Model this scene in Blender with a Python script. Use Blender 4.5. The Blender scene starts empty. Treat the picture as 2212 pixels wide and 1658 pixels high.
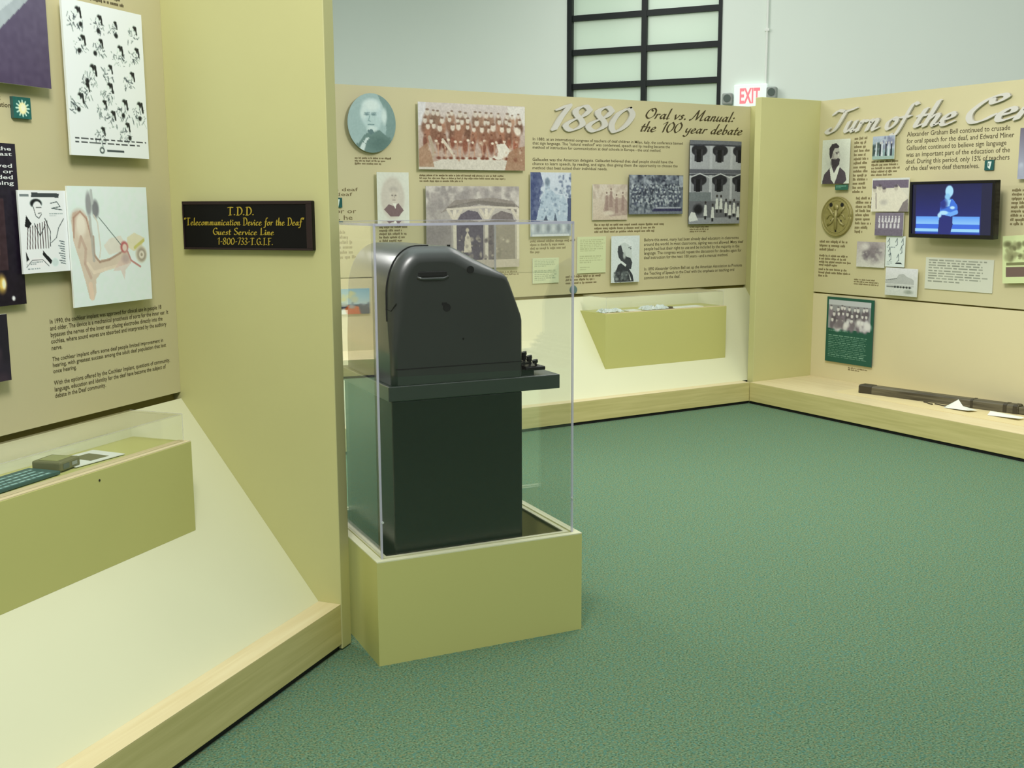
import bpy, bmesh, math, random
import numpy as np
from mathutils import Matrix, Vector

scene = bpy.context.scene
COL = scene.collection

# ------------------------------------------------------------------ camera
cam_d = bpy.data.cameras.new('camera')
cam_d.sensor_width = 36.0
cam_d.lens = 2388.0 / 2212.0 * 36.0
cam = bpy.data.objects.new('camera', cam_d)
COL.objects.link(cam)
RT = Vector((0.8562801, -0.5164909, -0.0046379))
DN = Vector((-0.0867148, -0.1348993, -0.9870576))
FW = Vector((0.5091806, 0.8455999, -0.1602990))
cam.matrix_world = Matrix(((RT.x, -DN.x, -FW.x, 0), (RT.y, -DN.y, -FW.y, 0), (RT.z, -DN.z, -FW.z, 1.6), (0, 0, 0, 1)))
cam_d.clip_start = 0.05
scene.camera = cam

# ------------------------------------------------------------------ world, lights, exposure
scene.view_settings.view_transform = 'Standard'
scene.view_settings.look = 'None'
scene.view_settings.gamma = 1.0
scene.view_settings.exposure = 0.0
scene.view_settings.use_curve_mapping = False
scene.cycles.transparent_max_bounces = 40
scene.cycles.max_bounces = 10
scene.cycles.caustics_reflective = False
scene.cycles.caustics_refractive = False
world = bpy.data.worlds.new('hall_light')
scene.world = world
world.use_nodes = True
wn = world.node_tree
wn.nodes['Background'].inputs[1].default_value = 0.87
wtc = wn.nodes.new('ShaderNodeTexCoord')
wsp = wn.nodes.new('ShaderNodeSeparateXYZ')
wmr = wn.nodes.new('ShaderNodeMapRange')
wmr.inputs['From Min'].default_value = 0.05
wmr.inputs['From Max'].default_value = 0.65
wmx = wn.nodes.new('ShaderNodeMix')
wmx.data_type = 'RGBA'
wmx.inputs[6].default_value = (0.11, 0.11, 0.09, 1)   # dim hall at eye level
wmx.inputs[7].default_value = (0.86, 0.92, 0.90, 1)    # pale lit ceiling overhead
wn.links.new(wtc.outputs['Generated'], wsp.inputs[0])
wn.links.new(wsp.outputs['Z'], wmr.inputs['Value'])
wn.links.new(wmr.outputs['Result'], wmx.inputs[0])
wm2 = wn.nodes.new('ShaderNodeMapRange')
wm2.inputs['From Min'].default_value = 0.78
wm2.inputs['From Max'].default_value = 0.94
wx2 = wn.nodes.new('ShaderNodeMix')
wx2.data_type = 'RGBA'
wn.links.new(wsp.outputs['Z'], wm2.inputs['Value'])
wn.links.new(wm2.outputs['Result'], wx2.inputs[0])
wn.links.new(wmx.outputs[2], wx2.inputs[6])
wx2.inputs[7].default_value = (1.9, 2.2, 2.12, 1)      # zenith glow added to brighten the hood's top
wn.links.new(wx2.outputs[2], wn.nodes['Background'].inputs[0])


def area(name, loc, target, size, power, col=(1.03, 1.0, 0.97), sy=None):
    l = bpy.data.lights.new(name, 'AREA')
    l.energy = power
    l.color = col
    l.size = size
    if sy:
        l.shape = 'RECTANGLE'
        l.size_y = sy
    o = bpy.data.objects.new(name, l)
    COL.objects.link(o)
    o.location = loc
    d = Vector(target) - Vector(loc)
    o.rotation_euler = d.to_track_quat('-Z', 'Y').to_euler()
    return o


area('ceiling_lamp', (4.2, 4.6, 3.7), (4.2, 4.61, 0), 1.2, 14)
area('ceiling_lamp.001', (3.9, 3.5, 3.6), (5.0, 7.2, 1.3), .7, 46)
area('ceiling_lamp.002', (3.9, 4.2, 3.6), (6.87, 4.6, 1.0), .7, 46)
area('ceiling_lamp.003', (0.4, 1.6, 3.3), (0.4, 3.7, 2.0), .7, 62)
area('hall_lamp', (5.3, 8.1, 4.0), (7.9, 7.7, 2.2), 1.2, 20)
area('hall_lamp.001', (0.3, 9.0, 3.9), (0.3, 9.3, 0), 1.2, 230)


# ------------------------------------------------------------------ materials
def lin(c):
    c = np.asarray(c, float) / 255.0
    return np.where(c <= 0.04045, c / 12.92, ((c + 0.055) / 1.055) ** 2.4)


def L4(c):
    return tuple(float(v) for v in lin(c)) + (1.0,)


def new_mat(name):
    m = bpy.data.materials.new(name)
    m.use_nodes = True
    nt = m.node_tree
    return m, nt, nt.nodes['Principled BSDF']


def plain(name, col, rough=0.5, var=0.04, scale=6.0, spec=0.5, metal=0.0, bump=0.0):
    m, nt, b = new_mat(name)
    b.inputs['Roughness'].default_value = rough
    b.inputs['Metallic'].default_value = metal
    b.inputs['Specular IOR Level'].default_value = spec
    tc = nt.nodes.new('ShaderNodeTexCoord')
    nz = nt.nodes.new('ShaderNodeTexNoise')
    nz.inputs['Scale'].default_value = scale
    nz.inputs['Detail'].default_value = 4
    nt.links.new(tc.outputs['Object'], nz.inputs['Vector'])
    mx = nt.nodes.new('ShaderNodeMix')
    mx.data_type = 'RGBA'
    c = np.array(L4(col)[:3])
    mx.inputs[6].default_value = tuple(c * (1 - var)) + (1,)
    mx.inputs[7].default_value = tuple(np.minimum(c * (1 + var), 1)) + (1,)
    nt.links.new(nz.outputs['Fac'], mx.inputs[0])
    nt.links.new(mx.outputs[2], b.inputs['Base Color'])
    if bump:
        bp = nt.nodes.new('ShaderNodeBump')
        bp.inputs['Strength'].default_value = bump
        bp.inputs['Distance'].default_value = 0.002
        n2 = nt.nodes.new('ShaderNodeTexNoise')
        n2.inputs['Scale'].default_value = 220
        nt.links.new(tc.outputs['Object'], n2.inputs['Vector'])
        nt.links.new(n2.outputs['Fac'], bp.inputs['Height'])
        nt.links.new(bp.outputs['Normal'], b.inputs['Normal'])
    return m


def coated(*a, **k):
    m = plain(*a, **k)
    b = m.node_tree.nodes['Principled BSDF']
    b.inputs['Coat Weight'].default_value = 0.8
    b.inputs['Coat Roughness'].default_value = 0.28
    b.inputs['Coat IOR'].default_value = 1.6
    return m


def wood(name, c1, c2, rough=0.42, vec=(1.2, 26, 26)):
    m, nt, b = new_mat(name)
    b.inputs['Roughness'].default_value = rough
    tc = nt.nodes.new('ShaderNodeTexCoord')
    mp = nt.nodes.new('ShaderNodeMapping')
    mp.inputs['Scale'].default_value = vec
    nz = nt.nodes.new('ShaderNodeTexNoise')
    nz.inputs['Scale'].default_value = 1.6
    nz.inputs['Detail'].default_value = 6
    nz.inputs['Distortion'].default_value = 0.6
    rp = nt.nodes.new('ShaderNodeValToRGB')
    rp.color_ramp.elements[0].color = L4(c1)
    rp.color_ramp.elements[0].position = 0.32
    rp.color_ramp.elements[1].color = L4(c2)
    rp.color_ramp.elements[1].position = 0.68
    nt.links.new(tc.outputs['Object'], mp.inputs['Vector'])
    nt.links.new(mp.outputs['Vector'], nz.inputs['Vector'])
    nt.links.new(nz.outputs['Fac'], rp.inputs['Fac'])
    nt.links.new(rp.outputs['Color'], b.inputs['Base Color'])
    return m


def carpet_mat():
    m, nt, b = new_mat('green_carpet')
    b.inputs['Roughness'].default_value = 1.0
    b.inputs['Specular IOR Level'].default_value = 0.1
    tc = nt.nodes.new('ShaderNodeTexCoord')

    def noise(scale, detail=2.0):
        n = nt.nodes.new('ShaderNodeTexNoise')
        n.inputs['Scale'].default_value = scale
        n.inputs['Detail'].default_value = detail
        nt.links.new(tc.outputs['Object'], n.inputs['Vector'])
        return n

    def mix(fac, a, bb):
        mx = nt.nodes.new('ShaderNodeMix')
        mx.data_type = 'RGBA'
        nt.links.new(fac, mx.inputs[0])
        for i, v in ((6, a), (7, bb)):
            if isinstance(v, tuple):
                mx.inputs[i].default_value = v
            else:
                nt.links.new(v, mx.inputs[i])
        return mx.outputs[2]

    def ramp(out, lo, hi):
        r = nt.nodes.new('ShaderNodeMapRange')
        r.inputs['From Min'].default_value = lo
        r.inputs['From Max'].default_value = hi
        nt.links.new(out, r.inputs['Value'])
        return r.outputs['Result']

    fine = noise(150, 3)
    fine2 = noise(95, 2)
    fine2.inputs['Vector'].default_value = (0, 0, 0)
    big = noise(3.0, 3)
    vor = nt.nodes.new('ShaderNodeTexVoronoi')
    vor.inputs['Scale'].default_value = 130
    nt.links.new(tc.outputs['Object'], vor.inputs['Vector'])
    base = mix(ramp(fine.outputs['Fac'], 0.34, 0.66), L4((60, 88, 66)), L4((118, 146, 115)))
    olive = mix(ramp(fine2.outputs['Fac'], 0.50, 0.68), base, L4((114, 120, 84)))
    sep = nt.nodes.new('ShaderNodeSeparateColor')
    nt.links.new(vor.outputs['Color'], sep.inputs['Color'])
    teal = mix(ramp(sep.outputs['Red'], 0.80, 0.98), olive, L4((82, 122, 106)))
    fin = mix(ramp(big.outputs['Fac'], 0.35, 0.7), teal, teal)
    nt.links.new(fin, b.inputs['Base Color'])
    bp = nt.nodes.new('ShaderNodeBump')
    bp.inputs['Strength'].default_value = 0.6
    bp.inputs['Distance'].default_value = 0.004
    nt.links.new(fine.outputs['Fac'], bp.inputs['Height'])
    nt.links.new(bp.outputs['Normal'], b.inputs['Normal'])
    return m


def print_mat():
    m, nt, b = new_mat('photo_print')
    a = nt.nodes.new('ShaderNodeAttribute')
    a.attribute_name = 'Col'
    nt.links.new(a.outputs['Color'], b.inputs['Base Color'])
    b.inputs['Roughness'].default_value = 0.45
    b.inputs['Specular IOR Level'].default_value = 0.3
    return m


def screen_mat():
    m, nt, b = new_mat('lit_screen')
    a = nt.nodes.new('ShaderNodeAttribute')
    a.attribute_name = 'Col'
    b.inputs['Base Color'].default_value = (0.01, 0.01, 0.012, 1)
    b.inputs['Roughness'].default_value = 0.25
    nt.links.new(a.outputs['Color'], b.inputs['Emission Color'])
    b.inputs['Emission Strength'].default_value = 1.0
    return m


def emit_mat(name, col, s):
    m, nt, b = new_mat(name)
    b.inputs['Base Color'].default_value = L4(col)
    b.inputs['Emission Color'].default_value = L4(col)
    b.inputs['Emission Strength'].default_value = s
    return m


def acrylic(name, r0=0.04, tint=(0.985, 0.99, 0.985), rough=0.0):
    # clear sheet: each face passes most light straight on and mirrors the rest (Schlick)
    m = bpy.data.materials.new(name)
    m.use_nodes = True
    nt = m.node_tree
    nt.nodes.clear()
    out = nt.nodes.new('ShaderNodeOutputMaterial')
    tr = nt.nodes.new('ShaderNodeBsdfTransparent')
    tr.inputs['Color'].default_value = tuple(tint) + (1,)
    gl = nt.nodes.new('ShaderNodeBsdfGlossy')
    gl.inputs['Roughness'].default_value = rough
    gl.inputs['Color'].default_value = (1, 1, 1, 1)
    lw = nt.nodes.new('ShaderNodeLayerWeight')
    pw = nt.nodes.new('ShaderNodeMath')
    pw.operation = 'POWER'
    lw.inputs['Blend'].default_value = 0.5
    nt.links.new(lw.outputs['Facing'], pw.inputs[0])
    pw.inputs[1].default_value = 5.0
    ma = nt.nodes.new('ShaderNodeMath')
    ma.operation = 'MULTIPLY_ADD'
    nt.links.new(pw.outputs[0], ma.inputs[0])
    ma.inputs[1].default_value = 1 - r0
    ma.inputs[2].default_value = r0
    mx = nt.nodes.new('ShaderNodeMixShader')
    nt.links.new(ma.outputs[0], mx.inputs[0])
    nt.links.new(tr.outputs[0], mx.inputs[1])
    nt.links.new(gl.outputs[0], mx.inputs[2])
    nt.links.new(mx.outputs[0], out.inputs['Surface'])
    return m


def edge_mat(name, col, fac):
    m = bpy.data.materials.new(name)
    m.use_nodes = True
    nt = m.node_tree
    b = nt.nodes['Principled BSDF']
    b.inputs['Base Color'].default_value = L4(col)
    b.inputs['Roughness'].default_value = 0.15
    out = nt.nodes['Material Output']
    tr = nt.nodes.new('ShaderNodeBsdfTransparent')
    mx = nt.nodes.new('ShaderNodeMixShader')
    mx.inputs[0].default_value = fac
    nt.links.new(tr.outputs[0], mx.inputs[1])
    nt.links.new(b.outputs[0], mx.inputs[2])
    nt.links.new(mx.outputs[0], out.inputs['Surface'])
    return m


M = dict(
    fin=plain('sand_laminate', (196, 194, 136), 0.5, 0.03, 3),
    slope=plain('cream_laminate', (217, 217, 180), 0.45, 0.02, 3),
    panel=plain('tan_panel_print', (200, 193, 151), 0.5, 0.03, 2.5),
    lower=plain('tan_lower_panel', (214, 205, 164), 0.5, 0.02, 3),
    case=plain('olive_sand_laminate', (194, 193, 120), 0.45, 0.02, 3),
    plinth=wood('pale_maple', (194, 184, 120), (212, 201, 138)),
    ledge=wood('light_ledge_maple', (214, 196, 150), (224, 210, 168)),
    toe=plain('black_toe_kick', (14, 14, 14), 0.7, 0.1),
    backing=plain('olive_backing', (150, 140, 70), 0.6, 0.05),
    wall=plain('grey_green_wall_paint', (224, 235, 225), 0.6, 0.02, 2),
    black=plain('black_window_metal', (18, 27, 26), 0.5, 0.1, 8, spec=0.3),
    frost=plain('frosted_pane', (212, 234, 214), 0.3, 0.02, 2),
    white=plain('white_paint', (232, 238, 230), 0.45, 0.02),
    grey=plain('grey_plastic', (150, 158, 152), 0.45, 0.05),
    lens=plain('dark_lamp_lens', (92, 104, 98), 0.2, 0.05),
    carpet=carpet_mat(), printm=print_mat(), screen=screen_mat(),
    ink=plain('dark_brown_ink', (70, 60, 32), 0.6, 0.05),
    ink2=plain('faded_brown_ink', (112, 98, 60), 0.6, 0.08),
    whiteink=plain('white_ink', (228, 232, 230), 0.6, 0.02),
    foam=plain('white_foam_letter', (204, 202, 192), 0.6, 0.02),
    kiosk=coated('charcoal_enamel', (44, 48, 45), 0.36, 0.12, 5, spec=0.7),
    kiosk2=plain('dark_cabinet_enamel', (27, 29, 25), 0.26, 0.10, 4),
    hole=plain('black_shade_and_bolts', (8, 8, 8), 0.6, 0.1),  # black stands for shade inside recess and holes; also bolts and seams
    keys=plain('black_key_plastic', (20, 20, 20), 0.3, 0.1),
    acr=acrylic('clear_acrylic'), acr_edge=edge_mat('polished_acrylic_edge', (206, 206, 222), 0.55),  # pale lilac edge colour stands in for highlights on the pane edges
    acr_faint=edge_mat('faint_acrylic_edge', (206, 206, 214), 0.22),  # weaker edge highlight, also put into the colour
    acr_thin=acrylic('thin_clear_acrylic', 0.03),
    signb=plain('black_sign_paint', (13, 12, 11), 0.5, 0.08, spec=0.2), signf=plain('dark_red_brown_sign_edge', (42, 30, 28), 0.5, 0.1, spec=0.3),
    gold=plain('gold_leaf_paint', (168, 146, 42), 0.45, 0.12, 60),
    plastic=plain('gloss_black_plastic', (10, 10, 12), 0.2, 0.05),
    exitred=emit_mat('lit_red_letters', (255, 108, 116), 0.9), exitw=emit_mat('lit_white_face', (236, 250, 244), 0.25),
    bar=wood('weathered_dark_wood', (62, 56, 40), (112, 106, 84), 0.6, (2, 30, 30)),
    paper=plain('white_paper', (224, 228, 216), 0.6, 0.05, 20), iron=plain('dark_iron', (60, 54, 40), 0.5, 0.1),
    teal=plain('teal_book_cover', (58, 92, 88), 0.5, 0.08), olive=plain('olive_grey_plastic', (112, 112, 78), 0.5, 0.08),
    bronze=plain('aged_bronze', (150, 142, 88), 0.45, 0.25, 40, metal=0.2),
    screw=plain('bright_screw_head', (235, 235, 235), 0.25, 0.02, metal=0.5),
    button=plain('teal_grey_button', (92, 118, 116), 0.3, 0.1),
    ceil=plain('plain_dark', (90, 90, 90), 0.7),
    nail=plain('nail_hole', (40, 34, 16), 0.8),
)

# ------------------------------------------------------------------ object helpers


def mesh_from(name, verts, faces, mats, midx=None, smooth=False):
    me = bpy.data.meshes.new(name)
    me.from_pydata([tuple(v) for v in verts], [], faces)
    for m in (mats if isinstance(mats, (list, tuple)) else [mats]):
        me.materials.append(m)
    if midx is not None:
        me.polygons.foreach_set('material_index', midx)
    if smooth:
        me.polygons.foreach_set('use_smooth', [True] * len(me.polygons))
    me.update()
    return me


def link(name, me, parent=None, frame=None, loc=(0, 0, 0), rot=None):
    o = bpy.data.objects.new(name, me)
    COL.objects.link(o)
    mt = Matrix.Translation(loc)
    if rot is not None:
        mt = mt @ rot
    if parent is not None:
        o.parent = parent
        o.matrix_parent_inverse = Matrix()
        o.matrix_basis = mt
    else:
        o.matrix_world = (frame if frame is not None else Matrix()) @ mt
    return o


def tag(o, label=None, cat=None, group=None, kind=None):
    if label:
        o['label'] = label
    if cat:
        o['category'] = cat
    if group:
        o['group'] = group
    if kind:
        o['kind'] = kind
    return o


def empty(name, frame=None, loc=(0, 0, 0), rot=None):
    e = link(name, None, None, frame, loc, rot)
    e.empty_display_size = 0.1
    return e


class MB:
    """collects boxes / prisms / tubes into one mesh"""

    def __init__(s):
        s.v = []
        s.f = []
        s.m = []

    def add(s, v, f, m=0):
        n = len(s.v)
        s.v += [tuple(p) for p in v]
        s.f += [tuple(i + n for i in q) for q in f]
        s.m += [m] * len(f)
        return s

    def box(s, x0, x1, y0, y1, z0, z1, m=0):
        v = [(x, y, z) for z in (z0, z1) for y in (y0, y1) for x in (x0, x1)]
        return s.add(v, [(0, 2, 3, 1), (4, 5, 7, 6), (0, 1, 5, 4), (2, 6, 7, 3), (0, 4, 6, 2), (1, 3, 7, 5)], m)

    def prism_x(s, prof, x0, x1, m=0):  # prof: (y,z) polygon, extruded along x
        n = len(prof)
        v = [(x0, y, z) for y, z in prof] + [(x1, y, z) for y, z in prof]
        f = [tuple(range(n)), tuple(range(2 * n - 1, n - 1, -1))]
        f += [(i, i + n, (i + 1) % n + n, (i + 1) % n) for i in range(n)]
        return s.add(v, f, m)

    def cyl(s, c, axis, r, h, n=20, m=0, r2=None):
        a = Vector(axis).normalized()
        t = a.orthogonal().normalized()
        b = a.cross(t)
        r2 = r if r2 is None else r2
        c = Vector(c)
        v = [c + (t * math.cos(q) + b * math.sin(q)) * r for q in [2 * math.pi * i / n for i in range(n)]]
        v += [c + a * h + (t * math.cos(q) + b * math.sin(q)) * r2 for q in [2 * math.pi * i / n for i in range(n)]]
        f = [tuple(range(n - 1, -1, -1)), tuple(range(n, 2 * n))] + [(i, (i + 1) % n, (i + 1) % n + n, i + n) for i in range(n)]
        return s.add(v, f, m)

    def tube(s, pts, r, n=8, m=0):
        P = [Vector(p) for p in pts]
        rings = []
        up = Vector((0.13, 0.27, 0.95))
        for i, p in enumerate(P):
            d = (P[min(i + 1, len(P) - 1)] - P[max(i - 1, 0)]).normalized()
            t = d.cross(up).normalized()
            b = d.cross(t)
            rings.append([p + (t * math.cos(2 * math.pi * k / n) + b * math.sin(2 * math.pi * k / n)) * r for k in range(n)])
        v = [q for rg in rings for q in rg]
        f = []
        for i in range(len(P) - 1):
            for k in range(n):
                f.append((i * n + k, i * n + (k + 1) % n, (i + 1) * n + (k + 1) % n, (i + 1) * n + k))
        f += [tuple(range(n)), tuple(range(len(v) - 1, len(v) - n - 1, -1))]
        return s.add(v, f, m)

    def build(s, name, mats, parent=None, frame=None, loc=(0, 0, 0), rot=None, bevel=0.0, smooth=False, seg=2):
        me = mesh_from(name, s.v, s.f, mats, s.m, smooth)
        bm = bmesh.new()
        bm.from_mesh(me)
        bmesh.ops.recalc_face_normals(bm, faces=bm.faces)
        if bevel:
            es = [e for e in bm.edges if len(e.link_faces) == 2 and e.calc_face_angle(0) > 0.5]
            bmesh.ops.bevel(bm, geom=es, offset=bevel, segments=seg, affect='EDGES', profile=0.5)
        bm.to_mesh(me)
        bm.free()
        return link(name, me, parent, frame, loc, rot)


def frame(o, u, d):
    u = Vector(u)
    d = Vector(d)
    return Matrix(((u.x, d.x, 0, o[0]), (u.y, d.y, 0, o[1]), (u.z, d.z, 1, o[2]), (0, 0, 0, 1)))


# every bay has its own frame: x along its front, y into its depth, z up
FL = frame((1.48894, 3.63677, 0), (0.79195, 0.61059, 0), (-0.61059, 0.79195, 0))
FB = frame((0, 6.56, 0), (1, 0, 0), (0, 1, 0))
FR = frame((6.19, 0, 0), (0, -1, 0), (1, 0, 0))
FK = frame((1.493, 3.391, 0), (0.99443, -0.10544, 0), (0.10544, 0.99443, 0))
FW_ = frame((11 * 0.82126, 11 * 0.57055, 0), (0.57055, -0.82126, 0), (0.82126, 0.57055, 0))
FF = frame((0, 9.9, 0), (1, 0, 0), (0, 1, 0))
DL, DB, DR = 0.655, 0.66, 0.68


# ------------------------------------------------------------------ lettering
def text_mesh(lines, align='LEFT', bold=0.0, spacing=1.0):
    cu = bpy.data.curves.new('t', 'FONT')
    cu.body = '\n'.join(lines)
    cu.align_x = align
    cu.space_line = spacing
    cu.offset = bold
    cu.resolution_u = 2
    o = bpy.data.objects.new('t', cu)
    COL.objects.link(o)
    dg = bpy.context.evaluated_depsgraph_get()
    me = bpy.data.meshes.new_from_object(o.evaluated_get(dg))
    bpy.data.objects.remove(o)
    bpy.data.curves.remove(cu)
    co = np.empty(len(me.vertices) * 3)
    me.vertices.foreach_get('co', co)
    faces = [tuple(p.vertices) for p in me.polygons]
    bpy.data.meshes.remove(me)
    return co.reshape(-1, 3), faces


def text_part(name, lines, parent, u0, u1, zt, zb, y, mat, align='LEFT', bold=0.0, raise_=0.0):
    co, faces = text_mesh(lines, align, bold)
    lo, hi = co.min(0), co.max(0)
    x = u0 + (co[:, 0] - lo[0]) / (hi[0] - lo[0]) * (u1 - u0)
    z = zb + (co[:, 1] - lo[1]) / (hi[1] - lo[1]) * (zt - zb)
    v = np.stack([x, np.full_like(x, y - 0.0012), z], 1)
    me = mesh_from(name, v, faces, mat)
    return link(name, me, parent)


def scribble(name, parent, u0, u1, zt, zb, y, n, mat, seed, justify=0.75, last=0.5):
    """caption too small to read: rows of word-length marks with ascenders"""
    rd = random.Random(seed)
    mb = MB()
    lh = (zt - zb) / n
    for i in range(n):
        z1 = zt - i * lh
        z0 = z1 - lh * 0.46
        x = u0
        end = u0 + (u1 - u0) * (last if i == n - 1 else justify + (1 - justify) * rd.random())
        while x < end:
            cn = rd.randint(2, 9)
            for k in range(cn):
                w = lh * 0.30
                if x + w > end:
                    break
                hgt = z1 + (lh * 0.2 if rd.random() < 0.22 else 0)
                low = z0 - (lh * 0.16 if rd.random() < 0.1 else 0)
                mb.add([(x, y - 0.0012, low), (x + w * 0.72, y - 0.0012, low), (x + w * 0.72, y - 0.0012, hgt), (x, y - 0.0012, hgt)], [(0, 1, 2, 3)])
                x += w
            x += lh * 0.36
    return mb.build(name, mat, parent)


GL = {
    '1': (.42, [[(.06, .80), (.30, 1.0), (.26, .5), (.26, 0)]]),
    '8': (.62, [[(.5, .84), (.3, 1), (.12, .85), (.16, .66), (.42, .42), (.52, .2), (.3, 0), (.06, .17), (.16, .4), (.42, .6), (.5, .84)]]),
    '0': (.6, [[(.3, 1), (.08, .75), (.05, .3), (.25, 0), (.48, .25), (.52, .7), (.3, 1)]]),
    'a': (.5, [[(.36, .38), (.2, .45), (.05, .25), (.1, .03), (.25, .08), (.36, .38)], [(.38, .45), (.34, .12), (.4, 0), (.5, .08)]]),
    'b': (.46, [[(.1, 1), (.08, .1), (.2, 0), (.36, .15), (.34, .4), (.2, .42), (.1, .28)]]),
    'd': (.5, [[(.36, .38), (.2, .45), (.05, .25), (.1, .03), (.25, .05), (.36, .3)], [(.42, 1), (.35, .12), (.4, 0), (.5, .08)]]),
    'e': (.42, [[(.06, .2), (.3, .28), (.3, .42), (.18, .45), (.05, .25), (.1, .02), (.25, 0), (.4, .1)]]),
    'h': (.46, [[(.1, 1), (.06, 0)], [(.08, .25), (.22, .44), (.33, .4), (.3, .08), (.36, 0), (.46, .08)]]),
    'l': (.24, [[(.12, 1), (.08, .12), (.13, 0), (.24, .08)]]),
    'n': (.46, [[(.08, .45), (.05, 0)], [(.06, .25), (.2, .44), (.32, .4), (.28, .08), (.34, 0), (.46, .08)]]),
    'm': (.7, [[(.08, .45), (.05, 0)], [(.06, .25), (.18, .44), (.28, .4), (.25, 0)], [(.27, .25), (.4, .44), (.52, .4), (.49, .08), (.55, 0), (.68, .08)]]),
    'i': (.22, [[(.1, .45), (.07, .08), (.12, 0), (.22, .08)], [(.08, .70), (.14, .61)]]),
    'c': (.4, [[(.34, .38), (.2, .45), (.05, .25), (.1, .02), (.25, 0), (.38, .1)]]),
    'o': (.46, [[(.22, .45), (.05, .28), (.08, .04), (.22, 0), (.38, .2), (.36, .4), (.22, .45), (.3, .38), (.44, .42)]]),
    'r': (.36, [[(.1, .45), (.06, 0)], [(.08, .25), (.2, .43), (.33, .40)]]),
    's': (.36, [[(.3, .4), (.18, .45), (.1, .36), (.24, .2), (.2, .03), (.03, .05)]]),
    't': (.3, [[(.16, .72), (.1, .12), (.16, 0), (.28, .08)], [(.02, .45), (.3, .46)]]),
    'u': (.48, [[(.08, .45), (.06, .1), (.16, 0), (.32, .2)], [(.36, .45), (.33, .1), (.38, 0), (.48, .08)]]),
    'v': (.4, [[(.04, .45), (.10, .2), (.15, .0)], [(.15, .0), (.34, .3), (.38, .44)]]),
    'y': (.46, [[(.08, .45), (.08, .15), (.2, .08), (.34, .25)], [(.38, .45), (.3, -.2), (.15, -.36), (.0, -.25)]]),
    'f': (.34, [[(.46, .93), (.34, 1.0), (.24, .8), (.12, -.15), (.0, -.32), (-.1, -.24)], [(.04, .45), (.36, .46)]]),
    '.': (.26, [[(.06, .11), (.12, .02)]]),
    ':': (.26, [[(.06, .11), (.12, .02)], [(.10, .43), (.16, .34)]]),
    ' ': (.3, []),
    'O': (.8, [[(.48, .98), (.18, .8), (.08, .3), (.35, 0), (.7, .25), (.72, .75), (.5, .98), (.36, .82), (.5, .7)]]),
    'M': (1.05, [[(-.12, .08), (-.06, -.02), (.12, .3), (.34, 1)], [(.34, 1), (.42, .05)], [(.42, .05), (.84, 1)], [(.84, 1), (.78, .1), (.86, 0), (1.0, .08)]]),
    'T': (.72, [[(.02, .82), (.16, .98), (.5, .92), (.86, 1.02)], [(.5, .94), (.38, .2), (.2, 0), (.02, .06), (.08, .2)]]),
    'C': (.7, [[(.56, .74), (.66, .9), (.52, 1), (.24, .85), (.05, .4), (.2, .03), (.45, .03), (.66, .25)], [(.36, .86), (.42, .7), (.56, .74)]]),
    # upright sign letters
    '^T': (.64, [[(.02, .94), (.3, .99), (.6, .94)], [(.31, .97), (.31, .02)], [(.16, .0), (.46, .02)]]),
    'D': (.66, [[(.14, .98), (.14, .02)], [(.02, .98), (.36, .98), (.58, .7), (.58, .3), (.36, .02), (.02, .02)]]),
    'G': (.66, [[(.58, .82), (.35, 1), (.08, .7), (.08, .3), (.34, 0), (.58, .12), (.58, .44)], [(.4, .44), (.64, .45)]]),
    'S': (.58, [[(.5, .85), (.34, 1), (.12, .85), (.2, .6), (.45, .4), (.47, .14), (.24, 0), (.05, .15)]]),
    'L': (.56, [[(.14, 1), (.14, .02)], [(.02, .02), (.34, .02), (.54, .16)]]),
    'I': (.34, [[(.16, .98), (.16, .02)], [(.04, .98), (.3, 1.0)], [(.04, .0), (.3, .02)]]),
    'F': (.56, [[(.14, .98), (.14, .02)], [(.02, .98), (.52, .98)], [(.14, .52), (.4, .54)], [(.03, .0), (.28, .02)]]),
    '7': (.5, [[(.04, .94), (.46, .97), (.2, .0)]]), '3': (.5, [[(.06, .9), (.26, 1), (.42, .8), (.2, .55), (.45, .28), (.24, 0), (.03, .12)]]),
    '-': (.32, [[(.05, .42), (.27, .44)]]), '"': (.3, [[(.1, 1.0), (.06, .78)], [(.22, 1.0), (.18, .78)]]),
}


def catmull(pts, n=8):
    if len(pts) < 3:
        a, b = np.array(pts[0]), np.array(pts[-1])
        return [a + (b - a) * t for t in np.linspace(0, 1, n)]
    P = [np.array(p, float) for p in pts]
    P = [2 * P[0] - P[1]] + P + [2 * P[-1] - P[-2]]
    out = []
    for i in range(1, len(P) - 2):
        p0, p1, p2, p3 = P[i - 1], P[i], P[i + 1], P[i + 2]
        for t in np.linspace(0, 1, n, endpoint=False):
            out.append(0.5 * (2 * p1 + (p2 - p0) * t + (2 * p0 - 5 * p1 + 4 * p2 - p3) * t * t + (3 * p1 - p0 - 3 * p2 + p3) * t ** 3))
    out.append(P[-2])
    return out


def hull(P):
    P = sorted(set((round(float(x), 5), round(float(y), 5)) for x, y in P))
    if len(P) < 3:
        return P

    def half(Q):
        h = []
        for p in Q:
            while len(h) > 1 and (h[-1][0] - h[-2][0]) * (p[1] - h[-2][1]) - (h[-1][1] - h[-2][1]) * (p[0] - h[-2][0]) <= 0:
                h.pop()
            h.append(p)
        return h
    return half(P)[:-1] + half(P[::-1])[:-1]


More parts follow.
